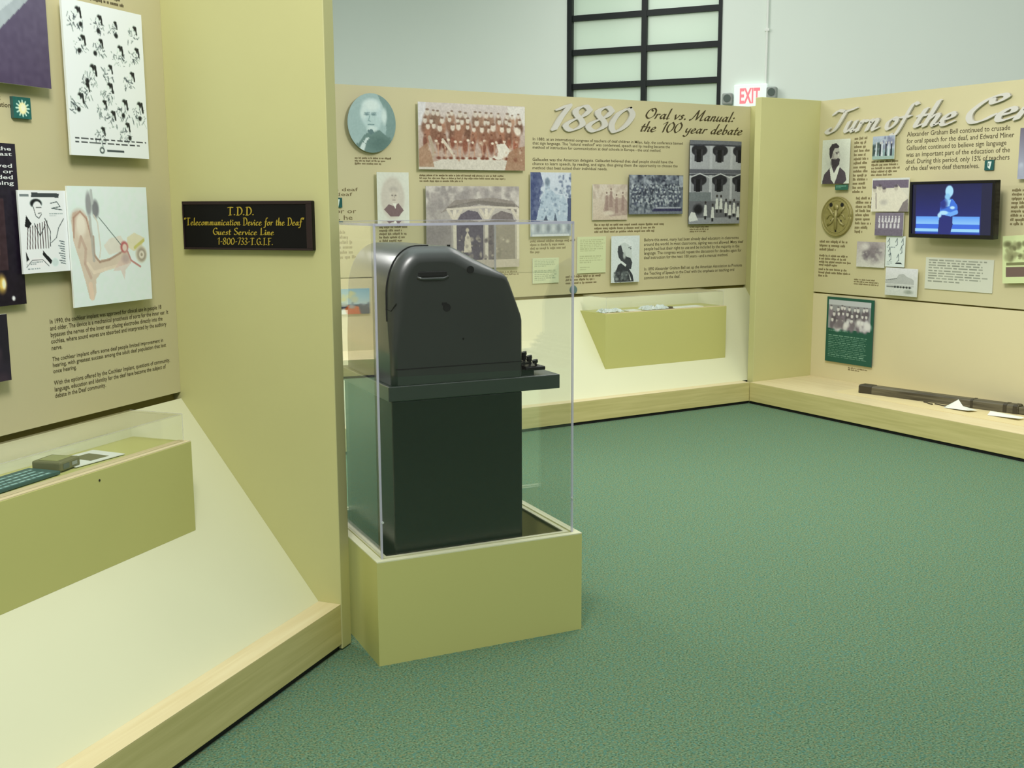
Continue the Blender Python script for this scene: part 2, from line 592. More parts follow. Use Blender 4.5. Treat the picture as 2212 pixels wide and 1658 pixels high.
def pen(text, slant=0.32, wmin=0.03, wmax=0.12, nib=0.7, upright=False):
    """broad-pen lettering: the flat nib is swept along each stroke; returns convex pieces in em units and the width"""
    x = 0.0
    c, n = math.cos(nib), math.sin(nib)
    N = [np.array([c * a * wmax / 2 - n * b * wmin / 2, n * a * wmax / 2 + c * b * wmin / 2]) for a in (-1, 1) for b in (-1, 1)]
    pieces, wid = [], []
    word = 0
    for ch in text:
        word += ch == ' '
        g = GL['^T'] if (upright and ch == 'T') else GL[ch]
        for st in g[1]:
            S = [np.array([p[0] + slant * p[1] + x, p[1]]) for p in catmull(st, 6)]
            for p, q in zip(S[:-1], S[1:]):
                h = hull([p + k for k in N] + [q + k for k in N])
                if len(h) > 2:
                    pieces.append(h)
                    wid.append(word)
        x += g[0] + (0.04 if not upright else 0.06)
    return pieces, wid


def pen_part(name, text, parent, u0, u1, zbase, h, y, mat, raise_=0.0, **k):
    pieces, wid = pen(text, **k)
    xs = [q[0] for pc in pieces for q in pc]
    sx = (u1 - u0) / (max(xs) - min(xs))
    x0 = min(xs)
    mb = MB()
    for i, pc in enumerate(pieces):
        if i and wid[i] != wid[i - 1]:
            link(name, mesh_from(name, mb.v, mb.f, mat), parent)
            mb = MB()
        n = len(pc)
        yf = y - raise_ - 0.0012 - (i % 7) * 0.00002
        v = [(u0 + (q[0] - x0) * sx, yf, zbase + q[1] * h) for q in pc]
        f = [tuple(range(n))]
        if raise_:
            v += [(q[0], y - raise_ * .3, q[2]) for q in v]
            f += [(j, (j + 1) % n, (j + 1) % n + n, j + n) for j in range(n)]
        mb.add(v, f)
    return link(name, mesh_from(name, mb.v, mb.f, mat), parent)


# ------------------------------------------------------------------ painter for printed pictures
class Cv:
    def __init__(s, w, h, bg):
        s.w, s.h = max(int(w), 8), max(int(h), 8)
        s.a = np.empty((s.h, s.w, 3))
        s.a[:] = bg
        s.Y, s.X = np.mgrid[0:s.h, 0:s.w]
        s.X = (s.X + .5) / s.w
        s.Y = (s.Y + .5) / s.h
        s.asp = s.w / s.h
        s.rd = random.Random(s.w * 31 + s.h)

    def _b(s, mask, col, al=1.0):
        k = (mask * al)[..., None]
        s.a = s.a * (1 - k) + np.array(col, float) * k
        return s

    def ell(s, cx, cy, rx, ry, col, soft=0.12, al=1.0):
        d = np.sqrt(((s.X - cx) / rx) ** 2 + ((s.Y - cy) / ry) ** 2)
        return s._b(np.clip((1 + soft - d) / (2 * soft), 0, 1), col, al)

    def rect(s, x0, y0, x1, y1, col, al=1.0):
        return s._b(((s.X >= x0) & (s.X <= x1) & (s.Y >= y0) & (s.Y <= y1)).astype(float), col, al)

    def poly(s, pts, col, al=1.0):
        ins = np.zeros_like(s.X, bool)
        n = len(pts)
        for i in range(n):
            (x1, y1), (x2, y2) = pts[i], pts[(i + 1) % n]
            if y1 == y2:
                continue
            c = ((y1 > s.Y) != (y2 > s.Y)) & (s.X < (x2 - x1) * (s.Y - y1) / (y2 - y1) + x1)
            ins ^= c
        return s._b(ins.astype(float), col, al)

    def line(s, pts, w, col, al=1.0):
        for (x1, y1), (x2, y2) in zip(pts[:-1], pts[1:]):
            ax, ay = x1, y1 / s.asp
            bx, by = x2, y2 / s.asp
            dx, dy = bx - ax, by - ay
            t = np.clip(((s.X - ax) * dx + (s.Y / s.asp - ay) * dy) / (dx * dx + dy * dy + 1e-9), 0, 1)
            d = np.hypot(s.X - ax - t * dx, s.Y / s.asp - ay - t * dy)
            e = 0.6 / s.w
            s._b(np.clip((w / 2 - d) / e + 0.5, 0, 1), col, al)
        return s

    def vgrad(s, top, bot, x0=0, y0=0, x1=1, y1=1):
        t = np.clip((s.Y - y0) / (y1 - y0), 0, 1)[..., None]
        g = np.array(top, float) * (1 - t) + np.array(bot, float) * t
        k = ((s.X >= x0) & (s.X <= x1) & (s.Y >= y0) & (s.Y <= y1)).astype(float)[..., None]
        s.a = s.a * (1 - k) + g * k
        return s

    def noise(s, amp, cell=3, seed=1):
        r = np.random.RandomState(seed)
        n = r.rand(s.h // cell + 2, s.w // cell + 2) - .5
        yy = (s.Y * s.h / cell)
        xx = (s.X * s.w / cell)
        y0, x0 = yy.astype(int), xx.astype(int)
        fy, fx = yy - y0, xx - x0
        v = n[y0, x0] * (1 - fy) * (1 - fx) + n[y0 + 1, x0] * fy * (1 - fx) + n[y0, x0 + 1] * (1 - fy) * fx + n[y0 + 1, x0 + 1] * fy * fx
        s.a = np.clip(s.a + v[..., None] * amp * 2, 0, 255)
        return s

    def words(s, x0, y0, x1, y1, n, col, al=0.8, last=0.5):
        lh = (y1 - y0) / n
        for i in range(n):
            x = x0
            end = x0 + (x1 - x0) * (last if i == n - 1 else 0.85 + .15 * s.rd.random())
            while x < end:
                w = (x1 - x0) * (0.04 + 0.12 * s.rd.random())
                s.rect(x, y0 + i * lh, min(x + w, end), y0 + i * lh + lh * .5, col, al * (0.7 + .3 * s.rd.random()))
                x += w + (x1 - x0) * .025
        return s

    def crowd(s, y, n, r, head, body, x0=.04, x1=.96, jit=.7, bl=2.6):
        r0 = r
        for i in range(n):
            x = x0 + (x1 - x0) * (i + .5 + jit * (s.rd.random() - .5)) / n
            yy = y + r * 1.1 * (s.rd.random() - .5)
            r = r0 * (.75 + .4 * s.rd.random())
            k = 0.8 + .4 * s.rd.random()
            s.ell(x, yy + r * bl * .9, r * 1.5 / s.asp, r * bl * .9, np.array(body) * k, .3)
            s.ell(x, yy, r * .8 / s.asp, r, np.array(head) * (0.9 + .1 * k), .25)
            s.ell(x, yy - r * .95, r * .62 / s.asp, r * .34, np.array(body) * .8, .3, .8)
        return s

    def blobs(s, n, x0, y0, x1, y1, rmin, rmax, cols, al=.7):
        for i in range(n):
            r = rmin + (rmax - rmin) * s.rd.random()
            s.ell(x0 + (x1 - x0) * s.rd.random(), y0 + (y1 - y0) * s.rd.random(), r * (.7 + .8 * s.rd.random()), r * s.asp * (.7 + .8 * s.rd.random()), s.rd.choice(cols), .4, al)
        return s

    def border(s, b, col):
        bx, by = b, b * s.asp
        for r in ((0, 0, 1, by), (0, 1 - by, 1, 1), (0, 0, bx, 1), (1 - bx, 0, 1, 1)):
            s.rect(*r, col)
        return s


def colors_to(me, cols, gain=1.0):
    at = me.color_attributes.new('Col', 'FLOAT_COLOR', 'POINT')
    c = np.ones((len(me.vertices), 4))
    c[:len(cols), :3] = np.minimum(lin(cols) * gain, .93)
    if len(cols) < len(me.vertices):
        c[len(cols):, :3] = lin(cols).mean(0)
    at.data.foreach_set('color', c.ravel().astype(np.float32))


def print_grid(w, h, cv, y=0.0):
    """vertices, faces, colours of a printed sheet lying in x-z, centred on x, rising from z=0"""
    nx, nz = cv.w, cv.h
    v, f = [], []
    for j in range(nz):
        z = h * (1 - j / (nz - 1))
        for i in range(nx):
            v.append((w * (i / (nx - 1) - .5), y, z))
    for j in range(nz - 1):
        for i in range(nx - 1):
            a = j * nx + i
            f.append((a, a + nx, a + nx + 1, a + 1))
    return v, f, cv.a.reshape(-1, 3)


def print_oval(w, h, cv, y=0.0, nr=40, nt=96):
    v, cols = [], []
    for r in range(nr + 1):
        for t in range(nt):
            x = .5 + .5 * r / nr * math.cos(2 * math.pi * t / nt)
            q = .5 + .5 * r / nr * math.sin(2 * math.pi * t / nt)
            v.append((w * (x - .5), y, h * q))
            cols.append(cv.a[min(int((1 - q) * cv.h), cv.h - 1), min(int(x * cv.w), cv.w - 1)])
    f = []
    for r in range(nr):
        for t in range(nt):
            a, b = r * nt + t, r * nt + (t + 1) % nt
            f.append((a, b, b + nt, a + nt))
    return v, f, np.array(cols)


def board(F, name, label, cat, u0, u1, zt, zb, dp, cv, group=None, off=0.03, th=0.006, edge='white', tilt=0.0, oval=False, parent=None):
    off = off * 1.25 if off == 0.03 else off
    gain = 1.33 if F is FL else 1.0  # left panel prints lightened in colour to make up for weaker light
    """a print mounted on thin board, held off the panel by a smaller block behind it"""
    w, h = u1 - u0, zt - zb
    v, f, cols = (print_oval if oval else print_grid)(w, h, cv)
    nf = len(f)
    mb = MB()
    mb.add(v, f, 0)
    n0 = len(v)
    if oval:
        nt = 96
        rim = v[-nt:]
        mb.add(list(rim) + [(p[0], th, p[2]) for p in rim], [(i, (i + 1) % nt, (i + 1) % nt + nt, i + nt) for i in range(nt)] + [tuple(range(2 * nt - 1, nt - 1, -1))], 1)
        mb.box(-w * .25, w * .25, th, off, h * .25, h * .75, 1)
    else:
        a, b = -w / 2, w / 2
        mb.add([(a, 0, 0), (b, 0, 0), (b, 0, h), (a, 0, h), (a, th, 0), (b, th, 0), (b, th, h), (a, th, h)],
               [(0, 1, 5, 4), (1, 2, 6, 5), (2, 3, 7, 6), (3, 0, 4, 7), (4, 5, 6, 7)], 1)
        if off > th:
            mb.box(a * .6, b * .6, th, off, h * .2, h * .8, 1)
    me = mesh_from(name, mb.v, mb.f, [M['printm'], M[edge]], mb.m)
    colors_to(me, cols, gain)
    rot = Matrix.Rotation(math.radians(tilt), 4, 'Y') if tilt else None
    o = link(name, me, parent, None if parent else F, ((u0 + u1) / 2, dp - off, zb), rot)
    if label:
        tag(o, label, cat, group)
    return o


# ------------------------------------------------------------------ the room
mb = MB()
mb.box(-6, 14, -3, 14, -0.05, 0.0)
tag(mb.build('floor', M['carpet']), 'green heathered carpet covering the exhibition floor', 'carpet', kind='structure')
mb = MB()
U0, U1 = -4.284, -2.682
mb.box(-16, U0, 0, .2, 0, 5.6)
mb.box(U1, 10, 0, .2, 0, 5.6)
mb.box(U0, U1, 0, .2, 4.2, 5.6)
tag(mb.build('wall_back', M['wall'], frame=FW_), 'pale grey-green room wall behind the exhibits', 'wall', kind='structure')

win = tag(empty('window_1', FW_, ((U0 + U1) / 2, 0, 0)), 'black-framed glazed wall opening with frosted panes', 'window', kind='structure')
cx = (U0 + U1) / 2
mb = MB()
mb.box(U0 - cx, U0 + .052 - cx, -.03, .06, 0, 4.2)
mb.build('frame', M['black'], win)
MB().box(U1 - .036 - cx, U1 - cx, -.012, .06, 0, 4.2).build('frame', M['black'], win)
MB().box(-3.494 - cx, -3.441 - cx, -.015, .06, 0, 4.2).build('mullion', M['black'], win)
k = 0
zs = [2.795 + .3385 * i for i in range(-8, 5)]
for z in zs:
    MB().box(U0 + .052 - cx, U1 - .036 - cx, -.01, .055, z - .028, z + .028).build('muntin', M['black'], win)
for a, b in ((U0 + .052, -3.494), (-3.441, U1 - .036)):
    for z in zs[5:-1]:
        MB().box(a - cx, b - cx, .03, .042, z + .028, z + .3105).build('pane', M['frost'], win)
    MB().box(a - cx, b - cx, .03, .042, 0, zs[5] - .028).build('pane', M['frost'], win)

# ------------------------------------------------------------------ exhibit bays


def bay(F, labels, u0, u1, D, pb, ph=2.41, sloped=True, fin_u=None, fin_d=-.003, up1=None):
    """one exhibit bay: a plinth unit, the graphic panel behind it and the fin that closes its end"""
    up1 = up1 or u1
    c = (u0 + u1) / 2
    pl = tag(MB().box(u0 - c, u1 - c, 0, D - .0005, .022, .173).build('plinth', M['plinth'], frame=F, loc=(c, 0, 0), bevel=.002), labels[0], 'plinth')
    MB().box(u0 - c, u1 - c, 0, D - .0005, .173, .1745).build('ledge_board', M['ledge'], pl)
    MB().box(u0 - c, u1 - c, .012, D - .0005, 0, .022).build('toe_kick', M['toe'], pl)
    if sloped:
        t = pb - .024
        MB().prism_x([(.092, .1746), (D - .001, t), (D - .001, .1746)], u0 - c, up1 - c).build('slope_board', M['slope'], pl)
    gp = tag(MB().box(u0 - c, up1 - c, D, D + .03, pb, ph).build('graphic_panel', M['panel'], frame=F, loc=(c, 0, 0)), labels[1], 'graphic panel')
    MB().box(u0 - c, up1 - c, D + .03, D + .06, 0, ph - .002).build('backing_panel', M['backing'], gp)
    if not sloped:
        MB().box(u0 - c, u1 - c, D, D + .03, 0, pb - .012).build('lower_panel', M['lower'], gp)
    if fin_u is not None:
        a, b = fin_u
        tag(MB().box(-(b - a) / 2, (b - a) / 2, fin_d, D + .06, .004, ph + .004).build('end_fin', M['fin'], frame=F, loc=((a + b) / 2, 0, 0), bevel=.003), labels[2], 'partition')
    return gp, c


gpl, cl = bay(FL, ('maple plinth with cream sloped board under the cochlear implant panel', 'tan graphic panel with the cochlear implant text and ear drawing', 'tall sand fin holding the black T.D.D. sign'), -2.3, -.0655, DL, .917, fin_u=(-.065, 0))
gpb, cb = bay(FB, ('maple plinth with cream sloped board under the 1880 panel', 'long tan graphic panel headed 1880 in raised numerals'), 2.3, 6.19, DB, .9, up1=6.73)
tag(MB().box(-.0295, .0295, .07, DB + .06, .004, 2.414).build('end_fin', M['fin'], frame=FB, loc=(6.7605, 0, 0), bevel=.003), 'narrow sand fin at the right end of the 1880 panel', 'partition')
gpr, cr = bay(FR, ('deep maple plinth carrying the dark wooden bar', 'tan graphic panel headed Turn of the Century around the television', 'sand fin between the 1880 panel and the television panel'), -6.5595, -3.0, DR, .876, sloped=False, fin_u=(-6.625, -6.56), fin_d=.035)
gpf, cf = bay(FF, ('far maple plinth mirrored in the left pane of the clear case', 'far tan panel mirrored in the left pane of the clear case'), -1.6, 1.2, .66, .9, sloped=False)

# ------------------------------------------------------------------ printing on the left panel
T = lambda s: s.split('|')
y = DL
text_part('body_text', T('In 1990, the cochlear implant was approved for clinical use in people 18|and older. The device is a mechanical prosthesis of sorts for the inner ear. It|bypasses the nerves of the inner ear, placing electrodes directly into the|cochlea, where sound waves are absorbed and interpreted by the auditory|nerve.'), gpl, -.688 - cl, -.113 - cl, 1.249, 1.150, y, M['ink'], bold=.003)
text_part('body_text', T('The cochlear implant offers some deaf people limited improvement in|hearing, with greatest success among the adult deaf population that lost|once hearing.'), gpl, -.688 - cl, -.135 - cl, 1.128, 1.072, y, M['ink'], bold=.003)
text_part('body_text', T('With the options offered by the Cochlear Implant, questions of community,|language, education and identity for the deaf have become the subject of|debate in the Deaf community.'), gpl, -.688 - cl, -.118 - cl, 1.052, .992, y, M['ink'], bold=.003)
scribble('caption', gpl, -.424 - cl, -.236 - cl, 2.285, 2.252, y, 2, M['ink'], 3, last=.9)
text_part('caption', T('about|operations)|use'), gpl, -.87 - cl, -.766 - cl, 1.926, 1.872, y, M['ink'], bold=.003)

# ------------------------------------------------------------------ printing on the 1880 panel
y = DB
pen_part('heading', '1880', gpb, 4.690 - cb, 5.49 - cb, 2.158, .188, y, M['foam'], raise_=.022, slant=.40, wmin=.05, wmax=.17, nib=.45)
pen_part('subheading', 'Oral vs. Manual:', gpb, 5.605 - cb, 6.555 - cb, 2.276, .082, y, M['ink'], slant=.36, wmin=.035, wmax=.15, nib=.6)
pen_part('subheading', 'the 100 year debate', gpb, 5.555 - cb, 6.645 - cb, 2.172, .080, y, M['ink'], slant=.36, wmin=.035, wmax=.15, nib=.6)
text_part('body_text', T('In 1880, at an international congress of teachers of deaf children in Milan, Italy, the conference banned|that sign language. The "natural method" was condemned, speech and lip reading became the|method of instruction for communication at deaf schools in Europe - the oral method.'), gpb, 4.537 - cb, 5.995 - cb, 2.098, 2.008, y, M['ink'], bold=.003)
text_part('body_text', T('Gallaudet was the American delegate. Gallaudet believed that deaf people should have the|chance to learn speech, lip reading, and signs, thus giving them the opportunity to choose the|method that best suited their individual needs.'), gpb, 4.537 - cb, 5.945 - cb, 1.947, 1.862, y, M['ink'], bold=.003)
text_part('body_text', T('Before this event, many had been already deaf educators in classrooms|around the world. In most classrooms, signing was not allowed. Many deaf|people had lost their right to use and be included by the majority in the|language. The congress would repeat the discussion for decades again for|deaf instruction for the next 100 years - and a manual method.'), gpb, 5.610 - cb, 6.688 - cb, 1.322, 1.145, y, M['ink'], bold=.003)
text_part('body_text', T('In 1890 Alexander Graham Bell set up the American Association to Promote|the Teaching of Speech to the Deaf with the emphasis on teaching oral|communication to the deaf.'), gpb, 5.614 - cb, 6.682 - cb, 1.085, .988, y, M['ink'], bold=.003)
text_part('body_text', T('Milner|was the deaf|taught deaf'), gpb, 2.74 - cb, 3.107 - cb, 1.752, 1.655, y, M['ink2'], bold=.001)
text_part('body_text', T('educator or|religion, he'), gpb, 2.74 - cb, 3.09 - cb, 1.575, 1.49, y, M['ink2'], bold=.001)
for i, (a, b, t, bo, n, lst) in enumerate([(3.089, 3.382, 1.925, 1.868, 3, .7), (3.584, 4.474, 1.812, 1.752, 3, .4), (3.261, 3.497, 1.449, 1.33, 5, .8),
                                           (4.515, 4.943, 1.326, 1.215, 4, .2), (5.114, 5.872, 1.441, 1.360, 3, .8), (6.088, 6.343, 1.409, 1.353, 3, .7),
                                           (4.843, 5.214, 1.042, .966, 3, .8), (4.16, 4.42, 1.10, 1.04, 3, .6), (2.75, 3.10, 1.42, 1.18, 7, .5)]):
    scribble('caption', gpb, a - cb, b - cb, t, bo, y, n, M['ink2'], 20 + i, last=lst)

# ------------------------------------------------------------------ printing on the turn-of-the-century panel
y = DR
for wd, a, b in (('Turn', -6.487, -5.935), ('of', -5.885, -5.575), ('the', -5.625, -5.250), ('Century', -5.175, -3.98)):
    pen_part('heading', wd, gpr, a - cr, b - cr, 2.150, .172, y, M['foam'], raise_=.022, slant=.40, wmin=.05, wmax=.15, nib=.45)
text_part('body_text', T('Alexander Graham Bell continued to crusade|for oral speech for the deaf, and Edward Miner|Gallaudet continued to believe sign language|was an important part of the education of the|deaf. During this period, only 15% of teachers|of the deaf were deaf themselves.'), gpr, -5.690 - cr, -4.80 - cr, 2.118, 1.836, y, M['ink'], bold=.001)
for i, (a, b, t, bo, n, lst) in enumerate([(-6.19, -6.03, 2.10, 1.66, 14, .7), (-6.012, -5.719, 1.915, 1.79, 5, .7), (-6.15, -5.979, 1.64, 1.35, 9, .5),
                                           (-6.511, -6.158, 1.295, 1.20, 3, .5), (-6.511, -6.158, 1.18, 1.08, 4, .6), (-6.511, -6.158, 1.07, .99, 3, .3), (-6.134, -5.86, 1.004, .952, 3, .9), (-4.787, -4.4, 1.685, 1.43, 9, .8)]):
    scribble('caption', gpr, a - cr, b - cr, t, bo, y, n, M['ink2'], 60 + i, last=lst)

# ------------------------------------------------------------------ pictures on the left panel
G = 'boards mounted on the cochlear implant panel'
PX = 420


def cvs(u0, u1, zt, zb, bg, px=250):
    return Cv((u1 - u0) * px, (zt - zb) * px, bg)


# purple photograph of a telephone device
r = (-1.26, -.650, 2.40, 1.957)
c = cvs(*r, (74, 66, 88), 300)
c.vgrad((96, 92, 112), (70, 60, 84))
c.poly([(.30, -.1), (.70, -.1), (.98, .32), (.62, .74), (.60, .86), (.20, .95), (.1, .4)], (150, 160, 164))
c.poly([(.36, -.05), (.68, -.05), (.95, .30), (.62, .62), (.25, .5)], (172, 182, 184))
c.poly([(.30, -.1), (.62, -.1), (.74, .18), (.5, .34), (.3, .3)], (120, 132, 138))
for i in range(5):
    c.line([(.52 + .055 * i - .10, .56 - .045 * i), (.72 + .03 * i - .10, .30 + .035 * i)], .022, (84, 90, 100))
c.poly([(.76, .38), (.83, .33), (.85, .37), (.78, .42)], (70, 74, 88))
c.poly([(.25, .84), (.62, .74), (.60, .88), (.25, .97)], (184, 196, 196))
c.noise(5, 4)
board(FL, 'mounted_photo', 'purple-toned photo of a pale text telephone, top left of the cochlear implant panel', 'photo', *r, DL, c, G)

# white poster of signing figures
r = (-.584, -.215, 2.240, 1.761)
c = cvs(*r, (212, 226, 218), PX)
rd = random.Random(5)
for gx, gy, s in [(.16, .09, 1), (.42, .11, .9), (.62, .12, .7), (.87, .13, .8), (.2, .26, .9), (.42, .26, .8), (.66, .29, 1), (.88, .28, .9), (.3, .45, 1.1), (.52, .42, .8), (.80, .45, .9),
                  (.5, .55, 1), (.13, .64, 1), (.22, .56, .8), (.68, .65, 1), (.88, .66, 1.1), (.42, .66, .8), (.52, .73, .9), (.38, .84, .8), (.7, .80, .9)]:
    c.ell(gx + .02, gy - .03 * s, .026 * s, .020 * s, (22, 24, 28), .3)
    c.line([(gx + .05 * s, gy - .04 * s), (gx + .06 * s, gy + .015)], .022 * s, (26, 28, 32))
    c.ell(gx, gy - .016 * s, .02 * s, .016 * s, (205, 216, 212), .2)
    for q in range(int(26 * s)):
        x0, y0 = gx + rd.uniform(-.09, .08) * s, gy + rd.uniform(-.01, .085) * s
        c.line([(x0, y0), (x0 + rd.uniform(-.03, .03), y0 + rd.uniform(-.02, .035))], rd.uniform(.004, .012), (50, 58, 66), rd.uniform(.3, .9))
    if rd.random() < .5:
        c.ell(gx + rd.uniform(-.06, .06), gy + .06, .022, .016, (24, 26, 32), .3)
c.words(.06, .882, .97, .925, 2, (30, 34, 40), 1, last=.9)
c.ell(.38, .957, .03, .022, (40, 48, 54), .2)
c.ell(.38, .957, .018, .012, (212, 226, 218), .2)
c.rect(.44, .95, .66, .966, (60, 70, 74))
board(FL, 'poster', 'tall white poster of black ink figures using sign language', 'poster', *r, DL, c, G, th=.008)


# green plaque with pale sun


def plaque(F, label, u0, u1, zt, zb, D, sun=True):
    c = cvs(u0, u1, zt, zb, (30, 88, 82), 700)
    c.noise(6, 5)
    if sun:
        for i in range(12):
            q = 2 * math.pi * i / 12
            c.line([(.52, .52), (.52 + .36 * math.cos(q), .52 + .36 * math.sin(q))], .07, (170, 205, 190))
        c.ell(.52, .52, .22, .27, (232, 214, 160), .2)
        c.ell(.55, .5, .12, .16, (240, 226, 190), .3)
    else:
        c.poly([(.35, .15), (.75, .15), (.6, .9), (.35, .7)], (215, 230, 220))
        c.rect(.4, .3, .5, .6, (40, 90, 84))
    return board(F, 'plaque', label, 'plaque', u0, u1, zt, zb, D, c, 'small green marker plaques', off=.012, th=.012, edge='teal')


plaque(FL, 'small green square plaque with a pale sun below the purple photo', -.782, -.713, 1.925, 1.862, DL)

# dark panel with white words over a night building
r = (-1.30, -.797, 1.785, 1.308)
c = cvs(*r, (26, 22, 34), 330)
c.vgrad((34, 30, 42), (22, 14, 26))
c.rect(.40, .34, .88, .78, (52, 36, 42))
for i in range(6):
    c.rect(.42 + .075 * i, .38, .45 + .075 * i, .68, (104, 78, 70), .7)
for q in (.66, .74, .82):
    c.ell(q, .86, .03, .05, (224, 190, 90), .5, .9)
    c.ell(q + .015, .86, .014, .03, (255, 240, 190), .4)
c.ell(.90, .955, .012, .014, (230, 235, 230), .3)
c.noise(6, 3)
o = board(FL, 'mounted_photo', 'dark photo of a lit building at night under white words', 'photo', *r, DL, c, G, off=.022)
text_part('lettering', T('from the|past'), o, .09, .235, .467, .437, -.0005, M['whiteink'], 'RIGHT', bold=.012)
text_part('lettering', T('lips moved|crowded or|the crowded|lip reaching'), o, .02, .235, .418, .352, -.0005, M['whiteink'], 'RIGHT', bold=.012)

# dark picture at the left edge
r = (-1.36, -.893, 1.286, 1.088)
c = cvs(*r, (30, 26, 36), 260)
c.blobs(30, 0, 0, 1, 1, .03, .08, [(40, 34, 46), (24, 20, 28), (58, 46, 56)])
board(FL, 'mounted_photo', 'dark violet photo low at the left edge, beside the cochlear implant text', 'photo', *r, DL, c, G)

# comic page
r = (-.816, -.622, 1.649, 1.399)
c = cvs(*r, (214, 228, 224), 560)
K0 = (24, 26, 30)
c.rect(.04, .05, .22, .075, (110, 120, 122))
c.poly([(.28, .03), (.86, .04), (.84, .09), (.27, .085)], (40, 46, 50), .9)
c.ell(.36, .16, .12, .055, K0, .15)
c.ell(.38, .22, .095, .085, (216, 228, 224), .1)
c.line([(.30, .2), (.34, .31), (.40, .34), (.46, .29)], .012, K0)
c.line([(.36, .21), (.46, .21)], .014, K0)
c.line([(.39, .28), (.46, .275)], .01, K0)
c.poly([(.14, .30), (.24, .40), (.18, .46), (.10, .43)], K0)
for i in range(9):
    c.line([(.16 + .05 * i, .45 - .01 * i), (.12 + .055 * i, .70)], .016, (56, 30, 36))
c.line([(.3, .40), (.40, .55), (.52, .42)], .014, K0)
c.line([(.52, .34), (.62, .50), (.6, .68)], .014, K0)
c.poly([(.08, .72), (.16, .86), (.08, .90)], K0)
c.poly([(.44, .73), (.62, .86), (.58, .90), (.42, .78)], K0)
c.ell(.3, .87, .22, .055, (220, 232, 228), .05)
c.line([(.08, .92), (.2, .84), (.42, .84), (.54, .92)], .01, K0)
c.words(.16, .86, .42, .90, 2, (90, 100, 104))
c.words(.1, .935, .6, .96, 1, (90, 100, 104))
c.line([(.66, .16), (.8, .14), (.86, .2), (.68, .22), (.9, .24)], .014, (60, 70, 74))
c.words(.62, .28, .92, .33, 2, (120, 132, 134))
c.line([(.92, .35), (.80, .46), (.74, .58)], .014, (40, 46, 50))
c.line([(.74, .58), (.62, .64)], .01, (40, 46, 50))
for i in range(10):
    c.line([(.80 + .03 * math.sin(i * 2.1), .62 + .03 * i), (.90, .635 + .03 * i)], .016, (86, 96, 102))
c.ell(.68, .88, .07, .05, (190, 204, 202), .2)
board(FL, 'comic_page', 'white comic page of a man in a striped shirt, left of the ear drawing', 'poster', *r, DL, c, G, off=.037)

# ear drawing
r = (-.622, -.248, 1.664, 1.280)
c = cvs(*r, (206, 220, 214), PX)
sk, sk2, sk3 = (196, 182, 164), (176, 152, 136), (214, 206, 190)
c.poly([(.03, .30), (.05, .22), (.14, .20), (.22, .25), (.27, .40), (.28, .55), (.33, .62), (.45, .61), (.60, .57), (.70, .56), (.74, .66), (.62, .68), (.45, .70), (.34, .73), (.28, .78), (.27, .90), (.24, .95), (.19, .94), (.16, .82), (.10, .62), (.04, .45)], sk)
c.ell(.12, .27, .085, .075, sk2, .3, .8)
c.ell(.14, .32, .06, .10, sk3, .3)
c.line([(.05, .42), (.06, .26), (.14, .21), (.21, .27), (.25, .42)], .016, (160, 128, 112), .8)
c.line([(.10, .5), (.13, .42), (.18, .52), (.16, .64), (.22, .76)], .03, sk2, .7)
c.line([(.28, .42), (.28, .58), (.34, .635), (.46, .62), (.60, .57), (.66, .545)], .02, (150, 124, 108), .75)
c.line([(.19, .64), (.26, .72), (.40, .70), (.56, .68)], .03, (212, 198, 178), .8)
c.line([(.21, .82), (.22, .93)], .05, (214, 188, 166), .7)
c.poly([(.48, .44), (.62, .42), (.68, .50), (.60, .56), (.46, .58), (.40, .50)], (206, 192, 176), .6)
c.poly([(.62, .60), (.74, .66), (.66, .72), (.64, .80), (.60, .72), (.50, .72)], (200, 176, 166), .6)
c.poly([(.70, .44), (.80, .40), (.94, .45), (.88, .54), (.78, .56), (.70, .52)], (206, 200, 168), .9)
c.line([(.80, .53), (.92, .47)], .03, (186, 182, 108))
c.ell(.88, .59, .075, .075, (190, 184, 164), .15)
for q, rr in ((0, .058), (1, .036), (2, .015)):
    c.ell(.885, .595, rr, rr, (150, 142, 126) if q % 2 == 0 else (206, 200, 184), .2)
c.ell(.66, .52, .05, .05, (170, 96, 96), .2)
c.ell(.665, .525, .03, .032, (206, 190, 176), .2)
c.line([(.70, .56), (.74, .64), (.86, .70)], .018, (176, 128, 122))
c.ell(.67, .62, .05, .04, (166, 148, 146), .4, .7)
c.ell(.245, .15, .035, .10, (140, 142, 144), .25)
c.ell(.325, .19, .042, .075, (120, 122, 126), .25)
c.line([(.285, .04), (.29, .14)], .03, (170, 176, 174))
c.line([(.25, .26), (.27, .62)], .03, (158, 156, 150), .7)
c.line([(.30, .24), (.34, .30), (.36, .52), (.34, .60)], .012, (196, 190, 176))
c.line([(.36, .26), (.62, .50)], .008, (90, 104, 100))
c.noise(3, 6)
board(FL, 'anatomy_drawing', 'white board with a drawing of an ear and cochlear implant', 'poster', *r, DL, c, G, off=.044, th=.006)

# ------------------------------------------------------------------ pictures on the 1880 panel
G = 'photos mounted on the 1880 panel'
BW = (205, 214, 216)

